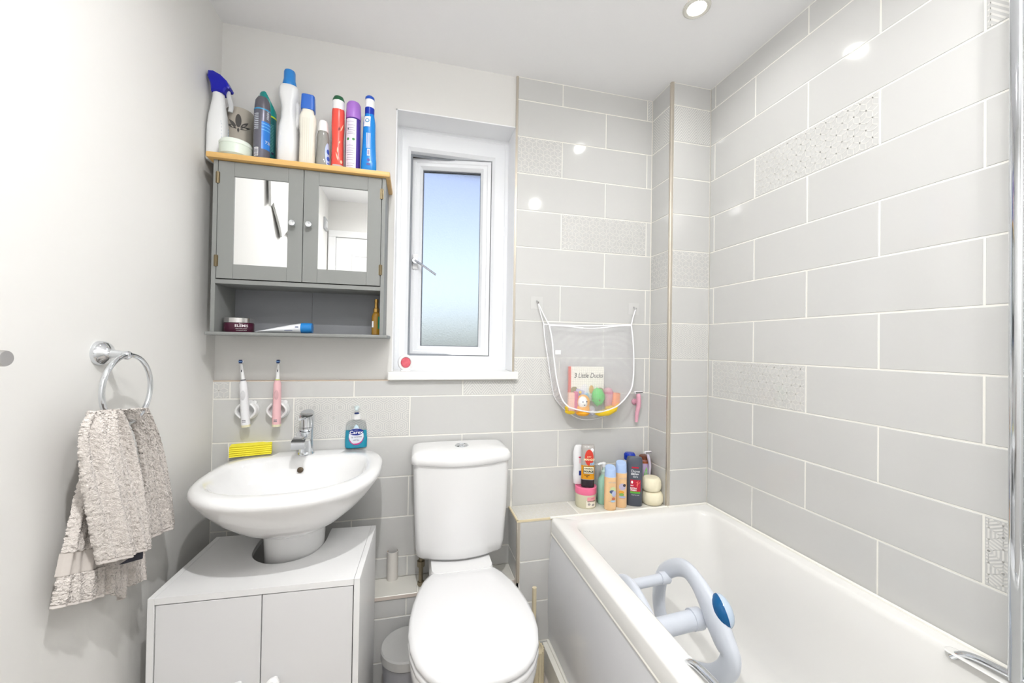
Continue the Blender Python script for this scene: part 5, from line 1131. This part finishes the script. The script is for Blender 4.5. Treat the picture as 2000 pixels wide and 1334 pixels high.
NET = net_material(); PIPE = M('white piping', (244, 244, 246), 0.7, spec=0.2)
h0, h1 = at(1050, 592, 1, -0.012), at(1240, 604, 1, -0.012)
bag = T('toy_bag', 'white mesh bath toy bag hung from two clear hooks on the tiles', 'toy bag', (1.39, -0.03, 0.92))
# outline of the bag in the photo, back rim near the wall, front rim away from it
backL = [(1062, 634), (1064, 660), (1070, 700), (1076, 740), (1083, 775), (1100, 797)]
backR = [(1233, 634), (1236, 660), (1238, 700), (1237, 735), (1230, 765), (1214, 786)]
bL = catmull([at(u, v, 1, -0.010) for u, v in backL], 5); bR = catmull([at(u, v, 1, -0.010) for u, v in backR], 5)
bot = [(1100, 797), (1120, 812), (1140, 819), (1165, 817), (1190, 808), (1214, 786)]
fL = [(1073, 636), (1078, 662), (1082, 700), (1088, 745), (1098, 780), (1112, 796)]
bB = catmull([at(u, v, 1, -0.030) for u, v in bot], 5)
fB = [(1112, 796), (1135, 802), (1158, 805), (1180, 803), (1204, 794), (1220, 780)]
fR = [(1233, 636), (1236, 662), (1238, 700), (1237, 735), (1233, 760), (1220, 780)]
YFR = -0.085
def fy(u, v, y): return at(u, v, 1, y)
f_l = catmull([fy(u, v, -0.030 - 0.055 * k / 5) for k, (u, v) in enumerate(fL)], 5); f_r = catmull([fy(u, v, -0.030 - 0.055 * k / 5) for k, (u, v) in enumerate(fR)], 5); f_b = catmull([fy(u, v, YFR) for u, v in fB], 5)
def sheet(L, R, Bt, bulge, nu=26, nv=26, top_sag=0.004):
    rows = []
    for j in range(nv + 1):
        t = j / nv; a, b = pl(L, t), pl(R, t); row = []
        for i in range(nu + 1):
            s = i / nu; p = a.lerp(b, s); m = pl(Bt, s)
            base = pl(L, 1.0).lerp(pl(R, 1.0), s)
            p = p + (m - base) * t ** 3
            p.y -= bulge * math.sin(PI * s) * math.sin(PI * min(t * 0.9 + 0.05, 1))
            p.z -= top_sag * math.sin(PI * s) * (1 - t)
            row.append(p)
        rows.append(row)
    return vgrid(rows)
add('rear_net', sheet(bL, bR, bB, 0.0), NET, bag, True)
add('front_net', sheet(f_l, f_r, f_b, 0.022), NET, bag, True)
# floor of the net between the two rims
rb, rf = [bL[-1]] + bB + [bR[-1]], [f_l[-1]] + f_b + [f_r[-1]]
n_ = 30
add('bottom_net', vgrid([[pl(rb, i / n_).lerp(pl(rf, i / n_), k / 4) + Vector((0, 0, -0.004 * math.sin(PI * k / 4))) for i in range(n_ + 1)] for k in range(5)]), NET, bag, True)
for A, B in ((bL, f_l), (bR, f_r)):
    add('side_net', vgrid([[pl(A, i / 20).lerp(pl(B, i / 20), k / 3) for i in range(21)] for k in range(4)]), NET, bag, True)
add('rear_piping', vtube(bL + bB[1:] + list(reversed(bR))[1:], 0.0028, 8), PIPE, bag, True)
add('front_piping', vtube(f_l + f_b[1:] + list(reversed(f_r))[1:], 0.0030, 8), PIPE, bag, True)
topb = [bL[0].lerp(bR[0], k / 12) + Vector((0, -0.002, -0.006 * math.sin(PI * k / 12))) for k in range(13)]; topf = [f_l[0].lerp(f_r[0], k / 12) + Vector((0, -0.004 * math.sin(PI * k / 12), -0.010 * math.sin(PI * k / 12) + 0.003 * math.sin(3 * PI * k / 12))) for k in range(13)]
add('top_edging', vtube(topb, 0.0030, 8), PIPE, bag, True); add('top_edging', vtube(topf, 0.0032, 8), PIPE, bag, True)
for hpt, e in ((h0, (bL[0], f_l[0])), (h1, (bR[0], f_r[0]))):
    for q in e: add('strap', vtube([hpt + Vector((0, -0.006, 0)), hpt.lerp(q, 0.5), q], 0.0026, 8), PIPE, bag, True)
tg = at(1090, 688, 1, -0.07); add('sewn_label', mv(vbox(-0.012, 0.012, -0.001, 0.001, -0.009, 0.009), *tg), WHITEP, bag)
CLEAR = M('clear hook plastic', (232, 234, 234), 0.15, alpha=0.45)
for lab, q in (('clear square adhesive hook at the left strap of the toy bag', h0), ('clear square adhesive hook at the right strap of the toy bag', h1)):
    hk = T('adhesive_hook', lab, 'hook', (q.x, 0, q.z), 0, 'adhesive hooks of the toy bag')
    add('pad', vbox(q.x - 0.026, q.x + 0.026, -0.0012, 0.0, q.z - 0.024, q.z + 0.028, 0.0004), M('clear pad', (210, 210, 208), 0.1), hk)
    add('hook', vtube(catmull([(q.x, -0.001, q.z + 0.010), (q.x, -0.012, q.z + 0.006), (q.x, -0.018, q.z - 0.002), (q.x, -0.022, q.z + 0.005)], 4), 0.003, 8), M('chrome hook', (200, 200, 202), 0.15, metal=0.9), hk, True)

# toys in the bag
GT = 'bath toys in the mesh bag'
def toy(name, lab, cat, u, v, y):
    p = at(u, v, 1, y); return T(name, lab, cat, tuple(p), 0, GT), p
p0, p1, p2 = at(1113, 716, 1, -0.024), at(1179, 720, 1, -0.024), at(1113, 775, 1, -0.024)
bw, bh = p1.x - p0.x, p0.z - p2.z
bk = T('bath_book', 'cream bath book with red spine and handwritten title in the mesh bag', 'book', (p0.x, -0.024, p2.z - 0.02), 0, GT)
add('cover', vbox(p0.x, p1.x, -0.030, -0.020, p2.z - 0.02, p0.z, 0.004), M('book cream', (246, 244, 232), 0.5), bk)
add('spine', vbox(p0.x - 0.007, p0.x + 0.004, -0.032, -0.019, p2.z - 0.02, p0.z + 0.001, 0.003), M('book red', (226, 86, 66), 0.5), bk)
add('title', [Vector((p0.x + bw * 0.54 + v.x * 0.82, -0.0308, p0.z - bh * 0.30 + v.y + (v.x) * -0.04)) for v in vtext('3 Little Ducks', 0.0235, -0.0002)[0]] and ([Vector((p0.x + bw * 0.54 + (v.x + v.y * 0.2) * 0.80, -0.0308, p0.z - bh * 0.30 + v.y)) for v in vtext('3 Little Ducks', 0.029, 0.0003)[0]], vtext('3 Little Ducks', 0.029, 0.0003)[1]), M('ink', (34, 34, 42), 0.6), bk)
for cx_, cz_, rx, rz, col in ((0.12, 0.78, 0.11, 0.12, (150, 146, 84)), (0.88, 0.80, 0.10, 0.10, (150, 146, 84)), (0.42, 0.74, 0.11, 0.16, (240, 240, 244)), (0.62, 0.76, 0.07, 0.14, (226, 170, 60)), (0.80, 0.82, 0.08, 0.10, (190, 196, 214))):
    add('cover_picture', [Vector((p0.x + bw * cx_ + v.x, -0.0306 - 0.0001 * cx_, p0.z - bh * cz_ + v.y)) for v in d_ell(0, 0, bw * rx, bh * rz, 16, 1)[0]] and ([Vector((p0.x + bw * cx_ + v.x, -0.0306 - 0.0003 * cx_, p0.z - bh * cz_ + v.y)) for v in d_ell(0, 0, bw * rx, bh * rz, 16, 1)[0]], d_ell(0, 0, bw * rx, bh * rz, 16, 1)[1]), M('book print %d' % col[0] + str(col[2]), col, 0.5), bk)
# orange hooded figure
t, p = toy('bath_squirter', 'orange toy with a round white face near the front of the mesh bag', 'toy', 1138, 812, -0.062)
fz = at(1139, 785, 1, -0.062)
add('body', vloft([sring(p.x, p.y, rr, rr * 0.8, p.z + zz, 2, 24) for rr, zz in ((0.022, 0.002), (0.030, 0.010), (0.028, 0.036), (0.018, 0.05))]), M('orange toy', (246, 172, 40), 0.35), t, True)
add('hood', vsphere(fz, 0.029, 0.022, 0.031, 20, 12), M('orange toy', (246, 172, 40), 0.35), t, True)
f_ = add('face', vsphere(fz + Vector((-0.006, -0.010, 0)), 0.0215, 0.016, 0.025, 20, 12), M('toy white', (246, 246, 242), 0.4), t, True)
for dx, dz in ((-0.010, 0.003), (0.004, 0.004), (-0.004, -0.008)): add('eye' if dz > 0 else 'mouth', vsphere(fz + Vector((dx * 1.2, -0.0255, dz * 1.2)), 0.0024, 0.0018, 0.003, 8, 6), M('toy dark', (90, 96, 120), 0.4), f_)
# green monster
t, p = toy('bath_squirter', 'bright green bumpy toy in the middle of the mesh bag', 'toy', 1168, 795, -0.055)
gz = at(1168, 775, 1, -0.055)
rnd = random.Random(3)
gv, gf = vsphere(gz, 0.028, 0.022, 0.037, 22, 14)
gv = [gz + (v - gz) * (1 + 0.10 * math.sin(40 * v.x * 9) * math.cos(38 * v.z * 9)) for v in gv]
add('body', (gv, gf), M('green toy', (86, 206, 96), 0.35), t, True)
add('spots', join(*[vsphere(gz + Vector((dx, -0.021 + abs(dx) * 0.4, dz)), 0.004, 0.003, 0.004, 8, 6) for dx, dz in ((-0.010, 0.008), (0.008, 0.0), (-0.002, -0.012))]), M('toy brown', (120, 84, 60), 0.5), t)
# pink clear toy
t, p = toy('bath_cup', 'dusky pink clear cup at the right of the green toy in the bag', 'toy', 1187, 795, -0.050)
cz = at(1187, 757, 1, -0.050)
hc = cz.z - p.z
add('cup', mv(vlathe([(0.014, 0.0), (0.018, hc * 0.3), (0.021, hc * 0.6), (0.0215, hc * 0.8), (0.015, hc * 0.96), (0.002, hc)], 24), p.x, p.y, p.z), M('dusky pink', (214, 154, 170), 0.25), t, True)
add('rim', mv(vlathe([(0.0218, hc * 0.70), (0.0220, hc * 0.80)], 24, False, False), p.x, p.y, p.z), M('deep pink', (206, 96, 140), 0.3), t, True)
# orange cup
t, p = toy('stacking_cup', 'pale orange stacking cup at the right side of the bag', 'toy', 1200, 792, -0.045)
add('cup', mv(vlathe([(0.018, 0.0), (0.0215, 0.004), (0.0245, 0.052), (0.022, 0.053), (0.018, 0.008)], 24, True, True), p.x, p.y, p.z), M('peach orange', (250, 164, 112), 0.35), t, True)
# yellow boat
t, p = toy('toy_boat', 'yellow toy boat lying along the bottom right of the bag', 'toy', 1176, 812, -0.070)
pb = at(1186, 802, 1, -0.070)
add('hull', tr(vloft([[Vector((x, w_ * math.cos(a), h0_ + d_ * math.sin(a))) for a in [PI + PI * k / 14 for k in range(15)]] for x, w_, h0_, d_ in ((-0.058, 0.003, 0.008, 0.008), (-0.042, 0.015, 0.006, 0.018), (0.0, 0.020, 0.004, 0.026), (0.038, 0.016, 0.008, 0.022), (0.056, 0.003, 0.018, 0.010))]), Matrix.Translation(pb) @ Matrix.Rotation(-0.25, 4, 'Y')), M('yellow toy', (250, 212, 40), 0.35), t, True)
add('cabin', tr(vbox(-0.012, 0.020, -0.010, 0.010, 0.0, 0.018, 0.004), Matrix.Translation(pb + Vector((0.006, 0, 0.0))) @ Matrix.Rotation(-0.25, 4, 'Y')), M('yellow toy deep', (240, 196, 30), 0.35), t, True)
# yellow duck at the very bottom
t, p = toy('toy_duck', 'small yellow toy at the bottom left corner of the bag', 'toy', 1113, 806, -0.050)
add('body', vsphere(p + Vector((0.004, 0, 0.006)), 0.026, 0.014, 0.013, 18, 10), M('yellow toy', (250, 212, 40), 0.35), t, True)
add('head', vsphere(p + Vector((-0.014, -0.004, 0.020)), 0.010, 0.010, 0.010, 14, 8), M('yellow toy', (250, 212, 40), 0.35), t, True)
# pink and purple card block
t, p = toy('foam_block', 'pink and magenta foam block at the left of the bag', 'toy', 1118, 800, -0.058)
add('block', mv(vbox(-0.020, 0.006, -0.008, 0.008, -0.004, 0.070, 0.002), p.x, p.y, p.z), M('pale coral foam', (244, 196, 176), 0.6), t)
add('side', mv(vbox(0.006, 0.022, -0.008, 0.008, -0.004, 0.074, 0.002), p.x, p.y, p.z), M('magenta foam', (206, 88, 138), 0.6), t)
# blue purple toys behind
t, p = toy('foam_shape', 'lilac and blue foam shape in front of the book in the bag', 'toy', 1140, 785, -0.042)
add('blue_piece', tr(vbox(-0.020, 0.022, -0.005, 0.005, 0.0, 0.030, 0.003), Matrix.Translation(p + Vector((0.006, 0, 0.004))) @ Matrix.Rotation(-0.3, 4, 'Y')), M('foam blue', (120, 186, 224), 0.6), t)
add('lilac_piece', tr(vbox(-0.024, 0.014, -0.005, 0.005, 0.0, 0.022, 0.003), Matrix.Translation(p + Vector((-0.012, 0.010, 0.028))) @ Matrix.Rotation(0.3, 4, 'Y')), M('foam lilac', (190, 190, 228), 0.6), t)
add('yellow_dot', vsphere(p + Vector((-0.016, 0.0, 0.040)), 0.006, 0.005, 0.007, 10, 8), M('yellow toy', (250, 212, 40), 0.35), t)
t, p = toy('grey_penguin', 'dusty grey rounded toy between the orange and green toys', 'toy', 1155, 812, -0.066)
add('body', vloft([sring(p.x, p.y, rr, rr * 0.8, p.z + zz, 2, 20) for rr, zz in ((0.010, 0.002), (0.016, 0.008), (0.016, 0.024), (0.010, 0.038), (0.002, 0.042))]), M('dusty grey', (178, 178, 190), 0.4), t, True)
add('belly', vsphere(p + Vector((0, -0.009, 0.016)), 0.009, 0.006, 0.012, 12, 8), M('toy pale', (206, 206, 216), 0.4), t, True)
t.name = 'bath_squirter'

# ================================================================== SMALL THINGS LOW DOWN AND ON THE SILL
rp = at(766, 1130, 2, LZ)
t = T('cardboard_tube', 'empty toilet roll tube standing on the low tiled ledge', 'cardboard tube', (rp.x, rp.y, LZ))
loc_add('tube', vlathe([(0.0205, 0.0), (0.0205, 0.105), (0.0190, 0.105), (0.0190, 0.002)], 28, False, False), CARD, t)
loc_add('inner_card', vlathe([(0.0188, 0.002), (0.0188, 0.1045)], 28, False, False), CARDIN, t)
bn_ = T('waste_bin', 'small grey round waste bin on the floor left of the toilet', 'bin', (0.668, -0.232, 0.0))
loc_add('bucket', vlathe([(0.060, 0.0), (0.064, 0.004), (0.078, 0.205), (0.076, 0.206), (0.074, 0.2)], 40), GREYBIN, bn_)
loc_add('lid', vlathe([(0.080, 0.208), (0.0825, 0.211), (0.0825, 0.236), (0.079, 0.2405), (0.002, 0.2415)], 44), GREYLID, bn_)
tbp = at(1046, 1147, 1, -0.235)
tbp = Vector((1.100, -0.235, tbp.z))
t = T('toilet_brush', 'cream toilet brush in a ribbed holder between toilet and bath', 'toilet brush', (tbp.x, tbp.y, 0.0))
CRM = M('cream plastic', (212, 200, 170), 0.4)
rib = []
for z in (0.0, 0.06, 0.12, 0.155): rib.append([Vector(((0.036 + 0.002 * math.cos(18 * a)) * math.cos(a), (0.036 + 0.002 * math.cos(18 * a)) * math.sin(a), z)) for a in [2 * PI * k / 108 for k in range(108)]])
loc_add('holder', vloft(rib), CRM, t)
loc_add('handle', vtube([(0, 0, 0.155), (0, 0, 0.25), (0, 0, tbp.z)], 0.0078, 14), CRM, t)
loc_add('handle_collar', vlathe([(0.03, 0.155), (0.02, 0.165), (0.009, 0.18)], 24), CRM, t)
# round air freshener standing on the sill
fc = at(792, 708, 1, 0.045)
fr_ = T('gel_air_freshener', 'small oval white air freshener with red gel on the window sill', 'air freshener', (fc.x, 0.045, WZ0 + 0.019), math.radians(8))
zc_ = fc.z - (WZ0 + 0.019); R_ = max(zc_ - 0.001, 0.03)
def oval(r0, y, N=32): return [Vector((r0 * 0.93 * math.cos(2 * PI * k / N), y, zc_ + r0 * math.sin(2 * PI * k / N))) for k in range(N)]
loc_add('shell', vloft([oval(R_ * 0.9, 0.012), oval(R_, 0.006), oval(R_, -0.004), oval(R_ * 0.92, -0.011), oval(R_ * 0.70, -0.0125), oval(R_ * 0.62, -0.008)]), WHITEP, fr_)
loc_add('red_gel', vloft([oval(R_ * 0.63, -0.006), oval(R_ * 0.61, -0.0105), oval(R_ * 0.5, -0.0135), oval(R_ * 0.1, -0.0145)]), M('red gel', (200, 60, 84), 0.25, noise=(90, (236, 130, 140))), fr_)
loc_add('stand', vbox(-0.018, 0.018, -0.010, 0.014, 0.0, 0.005, 0.001), WHITEP, fr_)
